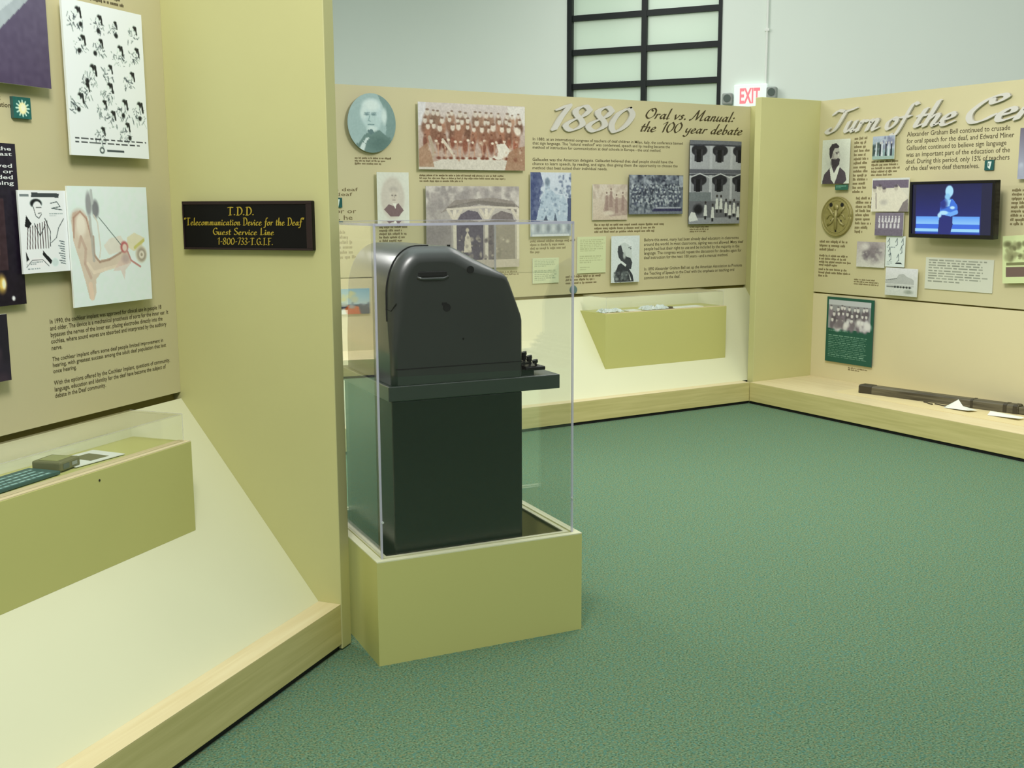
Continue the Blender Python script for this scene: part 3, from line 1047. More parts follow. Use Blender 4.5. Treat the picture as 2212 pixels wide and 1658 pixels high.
r = (3.028, 3.388, 2.357, 1.957)
c = cvs(*r, (158, 184, 182), 330)
c.poly([(.62, 0), (1, 0), (1, 1), (.75, 1), (.80, .55), (.76, .25)], (122, 150, 146))
c.poly([(.18, .86), (.34, .70), (.48, .62), (.66, .62), (.92, .78), (.9, 1), (.2, 1)], (106, 134, 128))
c.ell(.66, .85, .2, .13, (84, 112, 106), .5, .7)
c.ell(.50, .34, .235, .24, (190, 212, 212), .12)
c.ell(.33, .33, .06, .10, (204, 222, 218), .4)
c.ell(.76, .38, .055, .13, (206, 224, 220), .4)
c.ell(.52, .50, .16, .13, (182, 206, 204), .2)
c.ell(.50, .20, .17, .10, (212, 228, 224), .4)
for q in (.40, .54):
    c.ell(q, .355, .05, .018, (110, 138, 140), .5)
    c.line([(q - .05, .33), (q + .05, .325)], .016, (130, 156, 158))
c.line([(.46, .37), (.43, .46), (.47, .47)], .02, (140, 168, 168))
c.line([(.42, .525), (.54, .525)], .02, (116, 146, 146))
c.ell(.50, .60, .1, .05, (204, 222, 218), .4)
c.poly([(.40, .62), (.47, .70), (.54, .66), (.50, .60)], (96, 124, 124))
c.poly([(.24, .92), (.36, .76), (.44, .74), (.36, .84), (.30, 1), (.22, 1)], (206, 222, 218))
c.noise(5, 3)
board(FB, 'oval_portrait', 'oval teal portrait of a white-haired man, left end of the 1880 panel', 'portrait', *r, DB, c, G, oval=True, edge='grey')

r = (3.563, 4.447, 2.316, 1.849)
c = cvs(*r, (186, 170, 160), 260)
c.vgrad((204, 196, 190), (176, 150, 134))
c.rect(0, 0, .07, .35, (214, 212, 212))
c.rect(.83, .02, 1, .30, (216, 212, 204))
c.poly([(0, .95), (.3, .80), (.7, .80), (1, .92), (1, 1), (0, 1)], (206, 200, 186))
c.crowd(.17, 15, .042, (206, 196, 182), (150, 120, 100))
c.crowd(.27, 14, .045, (208, 198, 184), (142, 106, 86))
c.crowd(.37, 13, .05, (216, 204, 188), (140, 100, 80), bl=3.2)
c.crowd(.50, 11, .03, (150, 112, 92), (136, 86, 68), bl=4.2)
for i in range(12):
    x = .16 + .057 * i + .01 * math.sin(i * 3)
    c.ell(x, .57 + .02 * math.sin(i * 2.2), .014, .02, (224, 210, 190), .3)
    c.line([(x + .015, .6), (x + .02 + .012 * math.sin(i), .82)], .012, (190, 150, 126), .7)
    c.ell(x + .02, .82, .02, .02, (120, 72, 56), .4)
c.line([(.1, .52), (.14, .74), (.1, .9)], .03, (176, 160, 140))
c.line([(.22, .55), (.32, .78)], .022, (208, 196, 178))
c.poly([(.72, .60), (.80, .58), (.84, .66), (.88, .64), (.82, .78), (.74, .84), (.68, .80), (.74, .72)], (218, 212, 198))
c.poly([(.80, 1), (.84, .72), (.92, .64), (1, .62), (1, 1)], (158, 122, 96), .85)
c.poly([(0, .7), (.08, .6), (.12, .8), (.14, .96), (0, .96)], (164, 130, 102), .8)
c.blobs(50, .03, .5, .97, .85, .006, .016, [(206, 186, 164), (120, 74, 58), (168, 124, 100)], .6)
c.ell(.93, .40, .03, .06, (222, 212, 196), .3)
c.noise(12, 2)
board(FB, 'mounted_photo', 'wide sepia photo of rows of seated people beside the oval portrait', 'photo', *r, DB, c, G)

r = (3.235, 3.480, 1.826, 1.470)
c = cvs(*r, (216, 220, 206), 300)
c.ell(.48, .50, .36, .40, (196, 190, 176), .1)
c.ell(.48, .50, .36, .40, (206, 200, 188), .5, .6)
c.poly([(.2, .72), (.36, .62), (.52, .66), (.66, .60), (.82, .74), (.66, .86), (.40, .86)], (124, 104, 104))
c.ell(.52, .46, .13, .14, (212, 206, 192), .2)
c.ell(.52, .34, .13, .06, (180, 174, 164), .4)
c.ell(.52, .47, .11, .12, (200, 192, 178), .4)
c.ell(.47, .45, .028, .014, (120, 112, 106), .5)
c.ell(.57, .45, .028, .014, (120, 112, 106), .5)
c.line([(.48, .54), (.56, .54)], .02, (150, 138, 130))
c.line([(.53, .46), (.54, .50)], .016, (160, 150, 140))
c.poly([(.48, .6), (.6, .6), (.56, .72)], (226, 226, 214))
c.noise(4, 3)
board(FB, 'portrait_card', 'cream card with a faded oval portrait, above the clear case corner', 'portrait', *r, DB, c, G)

r = (3.613, 4.395, 1.732, 1.134)
c = cvs(*r, (176, 168, 160), 260)
c.vgrad((196, 190, 182), (160, 152, 146))
c.blobs(160, 0, .02, 1, .25, .01, .04, [(172, 164, 160), (206, 200, 192), (150, 144, 142)])
c.blobs(70, 0, .25, .25, .8, .02, .05, [(150, 144, 142), (176, 170, 164)])
c.poly([(.14, .33), (.30, .17), (.7, .14), (.92, .18), (1, .26), (1, .33), (.62, .20), (.36, .22)], (146, 138, 132))
c.poly([(.22, .25), (.55, .17), (.95, .22), (.95, .27), (.55, .22), (.25, .30)], (116, 110, 104), .7)
c.poly([(.30, .46), (.36, .34), (.44, .29), (.54, .31), (.60, .42), (.60, .95), (.30, .95)], (104, 98, 108))
c.poly([(.66, .48), (.70, .36), (.80, .30), (.92, .34), (.95, .48), (.95, .95), (.66, .95)], (124, 116, 116))
c.rect(0, .42, .26, 1, (142, 134, 134), .6)
for x, w in ((.28, .034), (.62, .030), (.97, .03)):
    c.rect(x, .27, x + w, .95, (216, 208, 192))
    c.line([(x + .01, .40), (x - .05, .29)], .03, (206, 198, 182))
    c.line([(x + .02, .40), (x + .09, .28)], .03, (206, 198, 182))
c.line([(.22, .28), (.6, .25), (.98, .27)], .02, (206, 198, 184))
c.poly([(.405, .62), (.43, .55), (.46, .62), (.475, .80), (.39, .80)], (214, 204, 186))
c.ell(.43, .53, .018, .025, (200, 190, 172), .3)
c.blobs(60, .3, .6, .9, .95, .008, .022, [(196, 186, 170), (98, 92, 96), (150, 142, 136)])
c.rect(0, .90, 1, 1, (188, 178, 166))
c.noise(9, 2)
board(FB, 'mounted_photo', 'large grey-mauve photo of a gazebo with white posts, behind the dark machine', 'photo', *r, DB, c, G, edge='grey')

r = (4.496, 4.866, 1.839, 1.357)
c = cvs(*r, (190, 200, 214), 280)
c.vgrad((204, 212, 222), (176, 190, 204))
c.poly([(0, 0), (.24, 0), (.30, .14), (.24, .30), (.20, .55), (.14, .76), (0, .76)], (82, 92, 128))
c.blobs(40, 0, 0, .28, .7, .02, .05, [(66, 76, 116), (110, 120, 150)])
c.blobs(40, .68, .04, 1, .4, .015, .04, [(126, 138, 158), (90, 102, 130), (190, 200, 210)])
c.rect(.9, .4, 1, .78, (80, 90, 118))
c.poly([(.26, .40), (.36, .26), (.36, .12), (.42, .08), (.48, .14), (.48, .26), (.62, .34), (.80, .36), (.92, .50), (.90, .8), (.14, .8), (.22, .55)], (176, 192, 206))
c.ell(.41, .15, .055, .06, (120, 134, 150), .4)
c.poly([(.30, .78), (.38, .66), (.44, .78)], (82, 92, 110))
c.poly([(.56, .78), (.6, .62), (.66, .78)], (92, 104, 122))
c.blobs(90, .24, .24, .9, .75, .01, .028, [(150, 168, 186), (206, 216, 224), (120, 136, 156)], .6)
c.rect(0, .78, 1, 1, (158, 172, 190))
for i in range(8):
    c.ell(.06 + .125 * i, .87, .04, .06, (110, 126, 150) if i % 2 else (196, 206, 216), .5)
c.rect(.05, .965, .95, 1, (206, 214, 222))
c.noise(8, 2)
board(FB, 'mounted_photo', 'tall blue-toned photo of a monument among trees, right of the gazebo photo', 'photo', *r, DB, c, G)

r = (5.083, 5.422, 1.752, 1.474)
c = cvs(*r, (196, 182, 166), 260)
c.vgrad((206, 196, 180), (196, 182, 162))
c.blobs(60, 0, 0, 1, .4, .02, .06, [(186, 172, 156), (208, 198, 184)])
c.poly([(.3, .75), (.36, .4), (.52, .26), (.62, .42), (.9, .36), (1, .5), (1, .85), (.5, .9)], (168, 148, 138), .8)
for x, yy in ((.40, .24), (.52, .14), (.68, .30), (.86, .24)):
    c.ell(x, yy, .018, .03, (116, 92, 84), .3)
    c.poly([(x - .05, yy + .5), (x - .03, yy + .06), (x + .03, yy + .06), (x + .05, yy + .5)], (150, 128, 120), .8)
c.ell(.46, .80, .15, .06, (206, 196, 178), .4)
c.noise(10, 2)
board(FB, 'mounted_photo', 'small pale sepia photo partly behind the dark crowd photo', 'photo', *r, DB, c, G, off=.02)

r = (5.424, 5.977, 1.828, 1.517)
c = cvs(*r, (110, 118, 128), 270)
c.blobs(120, 0, 0, 1, .35, .01, .035, [(40, 44, 60), (126, 134, 146), (70, 76, 92), (170, 178, 186)])
c.rect(.92, .02, 1, .3, (176, 184, 192), .7)
for q, n in ((.30, 15), (.42, 14), (.54, 15), (.66, 14)):
    c.crowd(q, n, .035, (170, 178, 184), (70, 76, 92))
c.blobs(230, .02, .25, .92, .8, .006, .018, [(176, 186, 190), (46, 50, 62), (140, 150, 158), (196, 204, 206), (84, 92, 104)])
c.rect(.42, .86, .98, .93, (50, 50, 82), .9)
c.rect(.5, .82, .96, .85, (176, 182, 192), .7)
c.blobs(40, .05, .75, .45, .95, .012, .03, [(64, 72, 84), (150, 158, 164)])
c.noise(14, 2)
board(FB, 'mounted_photo', 'dark blue-grey photo of a large crowd, under the lettered heading', 'photo', *r, DB, c, G, edge='kiosk')

r = (6.043, 6.604, 2.115, 1.430)
c = cvs(*r, (150, 154, 160), 280)
c.rect(0, 0, 1, .05, (110, 114, 122))
for j, (t, bo) in enumerate(((.05, .34), (.40, .70))):
    c.rect(0, t, 1, bo, (172, 176, 182) if j == 0 else (150, 154, 160))
    for x in (.20, .60, 1.0):
        c.ell(x - .02, t + .07, .15, .07, (44, 44, 52), .08)
        c.rect(x - .11, t + .06, x + .05, t + .20, (58, 58, 66))
        c.rect(x - .07, t + .06, x + .01, t + .21, (28, 28, 36))
    for x in (.0, .40, .80):
        c.rect(x - .015, t, x + .03, bo, (188, 192, 198))
    c.line([(0, t + .01), (.5, t + .005), (1, t + .01)], .02, (60, 62, 72))
c.rect(0, .345, 1, .395, (96, 98, 108))
for x in (.02, .42, .82):
    c.line([(x, .44), (x + .18, .395), (x + .36, .44)], .016, (200, 204, 208))
c.rect(0, .62, .42, .72, (120, 128, 132))
c.rect(0, .72, 1, 1, (108, 110, 116))
c.rect(0, .92, 1, 1, (150, 154, 160))
c.ell(.18, .82, .09, .06, (36, 36, 42), .3)
for i, x in enumerate((.32, .46, .54, .62, .72, .80, .88, .96)):
    yy = .74 + .03 * math.sin(i * 1.9) - (.06 if 1 < i < 5 else 0)
    c.poly([(x - .035, yy + .16), (x - .02, yy + .03), (x + .02, yy + .03), (x + .035, yy + .16)], (214, 218, 214))
    c.ell(x, yy, .018, .016, (52, 48, 50), .3)
    c.rect(x - .02, yy + .16, x + .02, yy + .20, (46, 46, 52))
c.poly([(.0, .92), (.05, .85), (.12, .86), (.18, .95), (.02, .97)], (214, 218, 214))
c.noise(8, 2)
board(FB, 'mounted_photo', 'tall black-and-white photo of an arched porch building with people below', 'photo', *r, DB, c, G, edge='kiosk')

r = (4.945, 5.219, 1.346, 1.060)
c = cvs(*r, (204, 212, 166), 300)
c.words(.1, .08, .95, .42, 7, (158, 164, 122), .6, last=.6)
c.words(.08, .52, .9, .74, 4, (158, 164, 122), .6)
c.words(.1, .82, .5, .94, 2, (150, 156, 116), .6)
board(FB, 'note_card', 'larger pale green letter left of the bearded man portrait', 'card', *r, DB, c, G, off=.012)

r = (5.256, 5.536, 1.347, .975)
c = cvs(*r, (208, 218, 216), 330)
c.ell(.5, .2, .24, .12, (216, 224, 222), .3)
c.poly([(.22, .30), (.30, .18), (.46, .14), (.62, .2), (.72, .32), (.74, .5), (.70, .60), (.56, .62), (.44, .56), (.3, .5)], (196, 206, 202))
c.poly([(.24, .22), (.34, .2), (.40, .34), (.52, .44), (.68, .48), (.74, .58), (.70, .72), (.58, .70), (.40, .58), (.26, .46), (.22, .34)], (62, 66, 70))
c.ell(.46, .42, .05, .07, (170, 180, 176), .4)
c.line([(.60, .26), (.70, .24)], .02, (90, 96, 98))
c.ell(.68, .28, .03, .012, (80, 86, 88), .4)
c.poly([(.10, .86), (.24, .62), (.40, .56), (.60, .68), (.76, .84), (.80, .98), (.12, .98)], (54, 58, 62))
c.poly([(.30, .56), (.36, .53), (.54, .62), (.50, .66)], (210, 218, 214))
c.blobs(50, .1, .76, .6, .98, .02, .05, [(104, 112, 112), (150, 160, 156), (80, 86, 88)], .7)
c.poly([(.62, .78), (.72, .96), (.68, .96)], (206, 214, 210))
c.noise(7, 2)
board(FB, 'mounted_photo', 'black-and-white photo of a bearded man in profile, left of the lower text', 'portrait', *r, DB, c, G)

r = (4.531, 4.771, 1.191, .997)
c = cvs(*r, (208, 218, 178), 340)
c.words(.08, .07, .92, .36, 5, (150, 166, 138), .8)
c.words(.08, .48, .9, .92, 6, (140, 156, 128), .8)
board(FB, 'note_card', 'smaller pale green note seen through the clear case', 'card', *r, DB, c, G, off=.012)

plaque(FB, 'green plaque cut off by the edge of the sand fin', 2.912, 2.983, 1.650, 1.584, DB, False)
bt = MB().cyl((0, 0, 0), (0, -1, 0), .036, .018, 24, r2=.026).build('button', M['button'], frame=FB, loc=(4.915, DB - .0005, .934), bevel=.002)
tag(bt, 'round grey-teal button at the lower edge of the 1880 panel', 'button')

# ------------------------------------------------------------------ pictures on the right panel
G = 'pictures mounted on the turn of the century panel'
r = (-6.486, -6.202, 2.096, 1.750)
c = cvs(*r, (210, 216, 200), 320)
c.ell(.5, .55, .46, .5, (188, 192, 180), .5)
c.poly([(.04, .95), (.10, .78), (.30, .64), (.44, .58), (.62, .60), (.86, .74), (.92, .92), (.8, 1), (.05, 1)], (74, 66, 76))
c.poly([(.30, .66), (.36, .60), (.46, .76), (.60, .58), (.66, .62), (.56, .86), (.48, 1), (.36, .9)], (212, 216, 206))
c.poly([(.32, .5), (.30, .24), (.40, .14), (.54, .14), (.62, .22), (.62, .30), (.68, .37), (.63, .39), (.63, .52), (.5, .58)], (176, 174, 166))
c.poly([(.34, .30), (.34, .46), (.42, .44), (.46, .32)], (150, 146, 142))
c.poly([(.27, .34), (.26, .20), (.36, .10), (.52, .09), (.62, .17), (.58, .20), (.46, .20), (.40, .28), (.36, .40), (.30, .44)], (54, 48, 56))
c.poly([(.34, .44), (.42, .44), (.50, .46), (.58, .42), (.66, .44), (.64, .56), (.52, .66), (.40, .62)], (62, 55, 63))
c.ell(.47, .53, .13, .09, (58, 52, 60), .3)
c.line([(.50, .30), (.62, .29)], .02, (60, 54, 60))
c.ell(.60, .36, .03, .03, (196, 196, 186), .4)
c.ell(.54, .325, .03, .014, (64, 58, 64), .4)
c.noise(6, 2)
board(FR, 'mounted_photo', 'portrait photo of a dark-bearded man, left under the white heading', 'portrait', *r, DR, c, G)
r = (-6.338, -6.208, 1.742, 1.700)
c = cvs(*r, (44, 96, 78), 400)
c.words(.08, .2, .9, .8, 2, (150, 190, 170), .7)
board(FR, 'name_label', 'tiny green label under the bearded man portrait', 'label', *r, DR, c, None, off=.036, th=.005, edge='teal')

r = (-5.977, -5.770, 2.098, 1.925)
c = cvs(*r, (112, 128, 146), 320)
c.vgrad((170, 180, 196), (120, 150, 146))
c.blobs(30, .3, 0, 1, .5, .04, .1, [(96, 100, 130), (120, 126, 150), (180, 188, 200)])
c.blobs(24, 0, .3, .4, .8, .03, .08, [(50, 66, 64), (80, 96, 92)])
for x in (.18, .36, .44, .62, .74, .86):
    c.poly([(x - .04, .85), (x - .03, .35), (x + .03, .35), (x + .04, .85)], (196, 206, 210) if x in (.44, .74, .18) else (44, 50, 58))
    c.ell(x, .30, .03, .05, (190, 190, 186), .3)
c.rect(0, .85, 1, 1, (150, 174, 164))
c.noise(8, 2)
board(FR, 'mounted_photo', 'small blue-green photo of standing people below the white heading', 'photo', *r, DR, c, G)

plaque(FR, 'small green plaque at the end of the large text', -5.007, -4.936, 1.887, 1.818, DR, False)

r = (-4.731, -4.40, 2.088, 1.752)
c = cvs(*r, (120, 112, 128), 260)
c.vgrad((110, 104, 120), (176, 184, 200))
c.blobs(40, 0, .6, 1, 1, .04, .1, [(196, 204, 214), (150, 154, 170)])
board(FR, 'mounted_photo', 'grey photo cut off at the right edge of the picture, above the television', 'photo', *r, DR, c, G)

# bronze medallion
md = tag(empty('medallion', FR, (-6.327, DR, 1.492)), 'round bronze medallion with a carved figure, left of the small captions', 'medallion')
mb = MB()
mb.cyl((0, 0, 0), (0, -1, 0), .157, .014, 48)
mb.cyl((0, -.014, 0), (0, -1, 0), .157, .008, 48, r2=.150)
mb.build('disc', M['bronze'], md)
mb = MB()
n = 48
for rr, w in ((.152, .006), (.128, .004)):
    mb.tube([(rr * math.cos(2 * math.pi * i / n), -.022, rr * math.sin(2 * math.pi * i / n)) for i in range(n + 1)], w, 6)
mb.build('rim', M['bronze'], md, smooth=True)
mb = MB()
for s in (-1, 1):
    mb.tube([(s * .02, -.024, 0), (s * .06, -.026, .05), (s * .085, -.024, .075)], .011, 8)
    mb.tube([(s * .02, -.024, -.01), (s * .05, -.026, -.05), (s * .085, -.024, -.07)], .010, 8)
    mb.tube([(s * .02, -.024, .03), (s * .075, -.024, .01), (s * .095, -.024, -.02)], .006, 8)
mb.tube([(0, -.024, .05), (0, -.028, 0), (0, -.024, -.1)], .014, 8)
mb.cyl((0, -.018, .072), (0, -1, 0), .024, .014, 16)
mb.build('relief', M['bronze'], md, smooth=True)
for s in (-1, 1):
    MB().cyl((s * .058, -.021, .092), (0, -1, 0), .016, .004, 14).build('opening', M['hole'], md)
    MB().cyl((s * .05, -.021, -.035), (0, -1, 0), .009, .004, 12).build('opening', M['hole'], md)
MB().cyl((0, -.021, -.115), (0, -1, 0), .008, .004, 12).build('opening', M['hole'], md)

r = (-5.963, -5.617, 1.783, 1.533)
c = cvs(*r, (206, 204, 188), 320)
c.rect(.02, .03, .98, .3, (110, 100, 118))
c.rect(0, 0, 1, .06, (206, 210, 204))
c.poly([(.0, .4), (.12, .24), (.24, .30), (.34, .26), (.48, .36), (.60, .30), (.70, .20), (.78, .32), (.97, .56), (.80, .90), (.70, 1), (.0, 1)], (214, 210, 192))
for x, yy in ((.08, .34), (.22, .28), (.34, .36), (.66, .30)):
    c.ell(x, yy, .05, .08, (186, 180, 166), .3)
    c.ell(x, yy - .06, .05, .04, (90, 82, 92), .4)
c.line([(.12, .45), (.14, .9)], .03, (150, 142, 136))
c.ell(.34, .72, .1, .08, (184, 180, 170), .5)
c.poly([(.74, 1), (.86, .72), (.98, .62), (1, 1)], (128, 120, 120))
c.rect(0, 0, .015, 1, (220, 222, 214))
c.noise(7, 2)
board(FR, 'mounted_photo', 'cream and violet photo of people in white, touching the television', 'photo', *r, DR, c, G)

r = (-5.919, -5.653, 1.525, 1.351)
c = cvs(*r, (122, 114, 130), 330)
for q, n in ((.18, 7), (.42, 6)):
    for i in range(n):
        x = .1 + .8 * (i + .5) / n
        c.ell(x, q, .02, .04, (214, 212, 212), .3)
        c.poly([(x - .04, q + .24), (x - .03, q + .05), (x + .03, q + .05), (x + .03, q + .24)], (204, 202, 208))
c.rect(0, .72, 1, 1, (112, 104, 120))
c.noise(8, 2)
board(FR, 'mounted_photo', 'small violet photo of a team in white, below the cream and violet photo', 'photo', *r, DR, c, G)

r = (-5.817, -5.638, 1.350, 1.117)
c = cvs(*r, (212, 222, 216), 420)
for x, yy in ((.1, .2), (.5, .2), (.8, .2), (.15, .5), (.75, .45), (.2, .68), (.6, .7)):
    c.line([(x, yy), (x + .08, yy - .12), (x + .1, yy + .08), (x + .02, yy + .12)], .03, (70, 84, 90), .8)
c.poly([(.5, .9), (.6, .84), (.82, .85), (.9, .9)], (40, 50, 54))
c.words(.1, .82, .4, .95, 3, (110, 124, 130))
c.words(.05, .35, .95, .42, 1, (120, 134, 140))
board(FR, 'comic_page', 'small white comic strip below the violet team photo', 'poster', *r, DR, c, G, off=.022)

r = (-6.102, -5.828, 1.300, 1.104)
c = cvs(*r, (190, 186, 180), 320)
c.vgrad((176, 168, 168), (206, 206, 196))
c.ell(.60, .42, .28, .34, (132, 124, 128), .5)
c.ell(.36, .52, .14, .16, (116, 108, 116), .5)
c.ell(.3, .2, .14, .12, (206, 202, 196), .5)
c.blobs(30, .1, .3, .9, .8, .02, .06, [(150, 144, 144), (204, 202, 194), (120, 114, 118)], .5)
c.noise(8, 2)
board(FR, 'mounted_photo', 'faded grey photo left of the small comic strip', 'photo', *r, DR, c, G, off=.02)

r = (-5.795, -5.499, 1.111, .903)
c = cvs(*r, (208, 212, 208), 330)
c.vgrad((216, 218, 220), (196, 202, 192))
c.poly([(.0, .50), (.2, .42), (.36, .36), (.42, .24), (.56, .20), (.68, .30), (.86, .38), (.9, .44), (.9, .58), (0, .58)], (176, 180, 176))
c.line([(.02, .46), (.36, .38)], .016, (100, 106, 104))
c.rect(.05, .60, .9, .66, (186, 190, 184))
c.rect(.05, .66, .82, .70, (96, 100, 96), .8)
for i in range(6):
    c.rect(.30 + .09 * i, .64, .34 + .09 * i, .72, (40, 44, 44))
c.ell(.74, .84, .12, .07, (150, 158, 146), .5)
c.noise(6, 2)
board(FR, 'mounted_photo', 'pale photo of a long building, lowest on the panel and overlapping its bottom edge', 'photo', *r, DR, c, G, off=.036)

r = (-5.454, -4.888, 1.201, .970)
c = cvs(*r, (204, 208, 190), 330)
c.words(.05, .06, .93, .80, 9, (112, 118, 104), .75, last=.55)
board(FR, 'text_card', 'pale grey text card mounted below the television', 'card', *r, DR, c, G, off=.008)

r = (-4.790, -4.36, 1.385, 1.062)
c = cvs(*r, (206, 218, 162), 300)
c.blobs(24, .08, .18, .4, .5, .02, .05, [(110, 110, 76), (150, 152, 110)], .8)
c.rect(.07, .56, .6, .62, (122, 124, 84))
c.rect(.06, .66, .6, .86, (112, 92, 84))
board(FR, 'mounted_photo', 'tilted pale green card with small photos, cut off at the right edge', 'card', *r, DR, c, G, tilt=-4)

r = (-6.386, -5.904, .849, .322)
c = cvs(*r, (36, 88, 72), 300)
c.rect(.045, .045, .94, .48, (150, 152, 156))
c.rect(.045, .045, .94, .12, (190, 194, 198))
for q, n in ((.17, 9), (.26, 8), (.36, 8)):
    c.crowd(q, n, .032, (216, 214, 214), (112, 104, 114), x0=.08, x1=.92)
c.blobs(24, .2, .34, .9, .47, .03, .06, [(214, 214, 218), (226, 226, 226), (120, 112, 120)], .8)
c.words(.06, .51, .5, .53, 1, (160, 200, 180), last=.95)
for i in range(13):
    c.words(.06, .585 + .027 * i, .9, .60 + .027 * i, 1, (150, 190, 168), .8, last=.98 - .03 * (i % 3))
board(FR, 'poster', 'dark green framed poster with a team photo, below the panel edge', 'poster', *r, DR, c, None, off=.02, edge='teal')
scribble('caption', [ch for ch in gpr.children if ch.name.startswith('lower_panel')][0], -6.155 - cr, -5.923 - cr, .292, .262, DR, 2, M['ink2'], 99)

# poster of the far bay (mirrored in the clear case)
r = (.08, .46, .79, .54)
c = cvs(*r, (130, 186, 214), 200)
c.vgrad((120, 184, 216), (190, 220, 226), y1=.6)
c.blobs(9, .3, .1, .7, .45, .03, .07, [(226, 216, 130), (214, 214, 160)], .7)
c.rect(0, .62, 1, 1, (56, 64, 96))
c.poly([(.25, 1), (.3, .70), (.56, .64), (.66, .8), (.62, 1)], (206, 92, 50))
c.poly([(.60, 1), (.66, .76), (.74, .80), (.76, 1)], (226, 232, 230))
c.blobs(20, 0, .56, 1, .72, .02, .05, [(70, 84, 110), (150, 170, 186)])
board(FF, 'poster', 'blue and orange poster mirrored in the left pane of the clear case', 'poster', *r, .66, c, None, off=.012)

# ------------------------------------------------------------------ television
TW, TH = .70, .40
tv = tag(empty('television', FR, (-5.148, DR - .15, 1.348), Matrix.Rotation(math.radians(2.0), 4, 'X')), 'black wall television showing a person in a blue-lit scene', 'television')
mb = MB()
b = .018
mb.box(-TW / 2, TW / 2, -.002, .05, 0, TH)
mb.build('housing', M['plastic'], tv, bevel=.004)
mb = MB()
for q in ((-TW / 2, TW / 2, 0, .028), (-TW / 2, TW / 2, TH - .02, TH), (-TW / 2, -TW / 2 + .022, .028, TH - .02), (TW / 2 - .022, TW / 2, .028, TH - .02)):
    mb.box(q[0], q[1], -.010, -.002, q[2], q[3])
mb.build('bezel', M['plastic'], tv, bevel=.001)
c = Cv(190, 104, (20, 22, 70))
c.vgrad((16, 20, 66), (34, 46, 148))
c.ell(.75, .3, .3, .35, (20, 30, 90), .6, .5)
c.rect(.06, .645, .86, .80, (120, 182, 252))
c.vgrad((96, 160, 246), (140, 198, 255), .06, .645, .86, .79)
c.rect(.06, .80, .86, .885, (56, 108, 226))
c.rect(.05, .885, .86, .945, (156, 214, 255))
c.rect(.06, .945, .86, .975, (40, 90, 190))
c.rect(.87, 0, 1, 1, (22, 24, 62))
c.rect(0, 0, .045, 1, (16, 16, 50))
c.poly([(.345, 1), (.36, .58), (.52, .56), (.53, .8), (.50, 1)], (28, 36, 116))
c.poly([(.36, .62), (.37, .36), (.42, .30), (.52, .30), (.58, .42), (.59, .56), (.52, .62)], (60, 116, 220))
c.poly([(.42, .32), (.50, .32), (.48, .44), (.43, .46)], (150, 210, 252))
c.ell(.475, .15, .05, .115, (170, 224, 250), .12)
c.ell(.455, .26, .035, .07, (140, 200, 240), .25)
c.ell(.405, .40, .05, .10, (24, 32, 110), .4, .8)
c.line([(.52, .44), (.46, .50), (.40, .53)], .03, (60, 116, 216))
c.line([(.57, .56), (.50, .60), (.44, .58)], .045, (110, 172, 246))
c.ell(.41, .57, .055, .04, (178, 226, 252), .2)
c.ell(.36, .62, .025, .045, (178, 226, 252), .25)
c.ell(.52, .47, .03, .03, (190, 230, 250), .3)
v, f, cols = print_grid(TW - .044, TH - .048, c)
me = mesh_from('screen', v, f, M['screen'])
colors_to(me, cols)
link('screen', me, tv, loc=(0, -.0035, .028))
mb = MB()
mb.box(-.09, .09, .05, .062, .10, .30)
mb.box(-.03, .03, .062, .128, .15, .25)
mb.box(-.12, .12, .128, .148, .08, .32)
mb.build('mounting_arm', M['black'], tv)

# ------------------------------------------------------------------ TDD sign on the left fin
FS = frame((1.48894 - .065 * .79195, 3.63677 - .065 * .61059, 0), (0.61059, -0.79195, 0), (0.79195, 0.61059, 0))
sg = tag(empty('sign_board', FS, (-.32, 0, 1.446)), 'black wooden sign with gold T.D.D. lettering on the sand fin', 'sign')
MB().box(-.267, .267, -.022, 0, 0, .170).build('board', [M['signb']], sg, bevel=.004)
mb = MB()
for a, b_, z0, z1 in ((-.267, .267, .158, .170), (-.267, .267, 0, .007), (-.267, -.262, .007, .158), (.245, .267, .007, .158)):
    mb.box(a, b_, -.026, -.0205, z0, z1)
mb.build('border', M['signf'], sg, bevel=.0015)
kw = dict(slant=.06, wmin=.03, wmax=.15, nib=.45, upright=True)
pen_part('lettering', 'T.D.D.', sg, -.075, .035, .121, .028, -.0225, M['gold'], **kw)
pen_part('lettering', '"Telecommunication Device for the Deaf"', sg, -.262, .238, .086, .026, -.0225, M['gold'], **kw)
pen_part('lettering', 'Guest Service Line', sg, -.140, .115, .0525, .024, -.0225, M['gold'], **kw)
pen_part('lettering', '1-800-733-T.G.I.F.', sg, -.122, .108, .018, .024, -.0225, M['gold'], **kw)

# ------------------------------------------------------------------ exit sign and conduit
ex = tag(empty('exit_sign', FW_, (-2.385, 0, 2.505)), 'lit white exit sign with red letters and two grey lamp heads', 'exit sign')
MB().box(-.155, .165, -.055, 0, 0, .225).build('housing', M['exitw'], ex, bevel=.006)
text_part('lettering', ['EXIT'], ex, -.095, .10, .19, .045, -.0555, M['exitred'], bold=.03)
for s, (x0, z0) in ((-1, (-.21, .10)), (1, (.215, .14))):
    h = MB().box(x0 - .05, x0 + .045, -.09, -.01, z0 - .06, z0 + .05).build('lamp_head', M['grey'], ex, bevel=.012)
    MB().cyl((x0, -.089, z0), (0, -1, 0), .036, .008, 20).build('lens', M['lens'], h)
    MB().box(min(x0, s * .15), max(x0, s * .15), -.04, -.02, z0 - .02, z0 + .01).build('lamp_arm', M['grey'], ex)
cd = MB()
cd.tube([(0, -.014, 0), (0, -.014, 1.4), (0, -.014, 2.84)], .013, 10)
for z in (.5, 1.4, 2.3):
    cd.box(-.022, .022, -.03, 0, z - .012, z + .012)
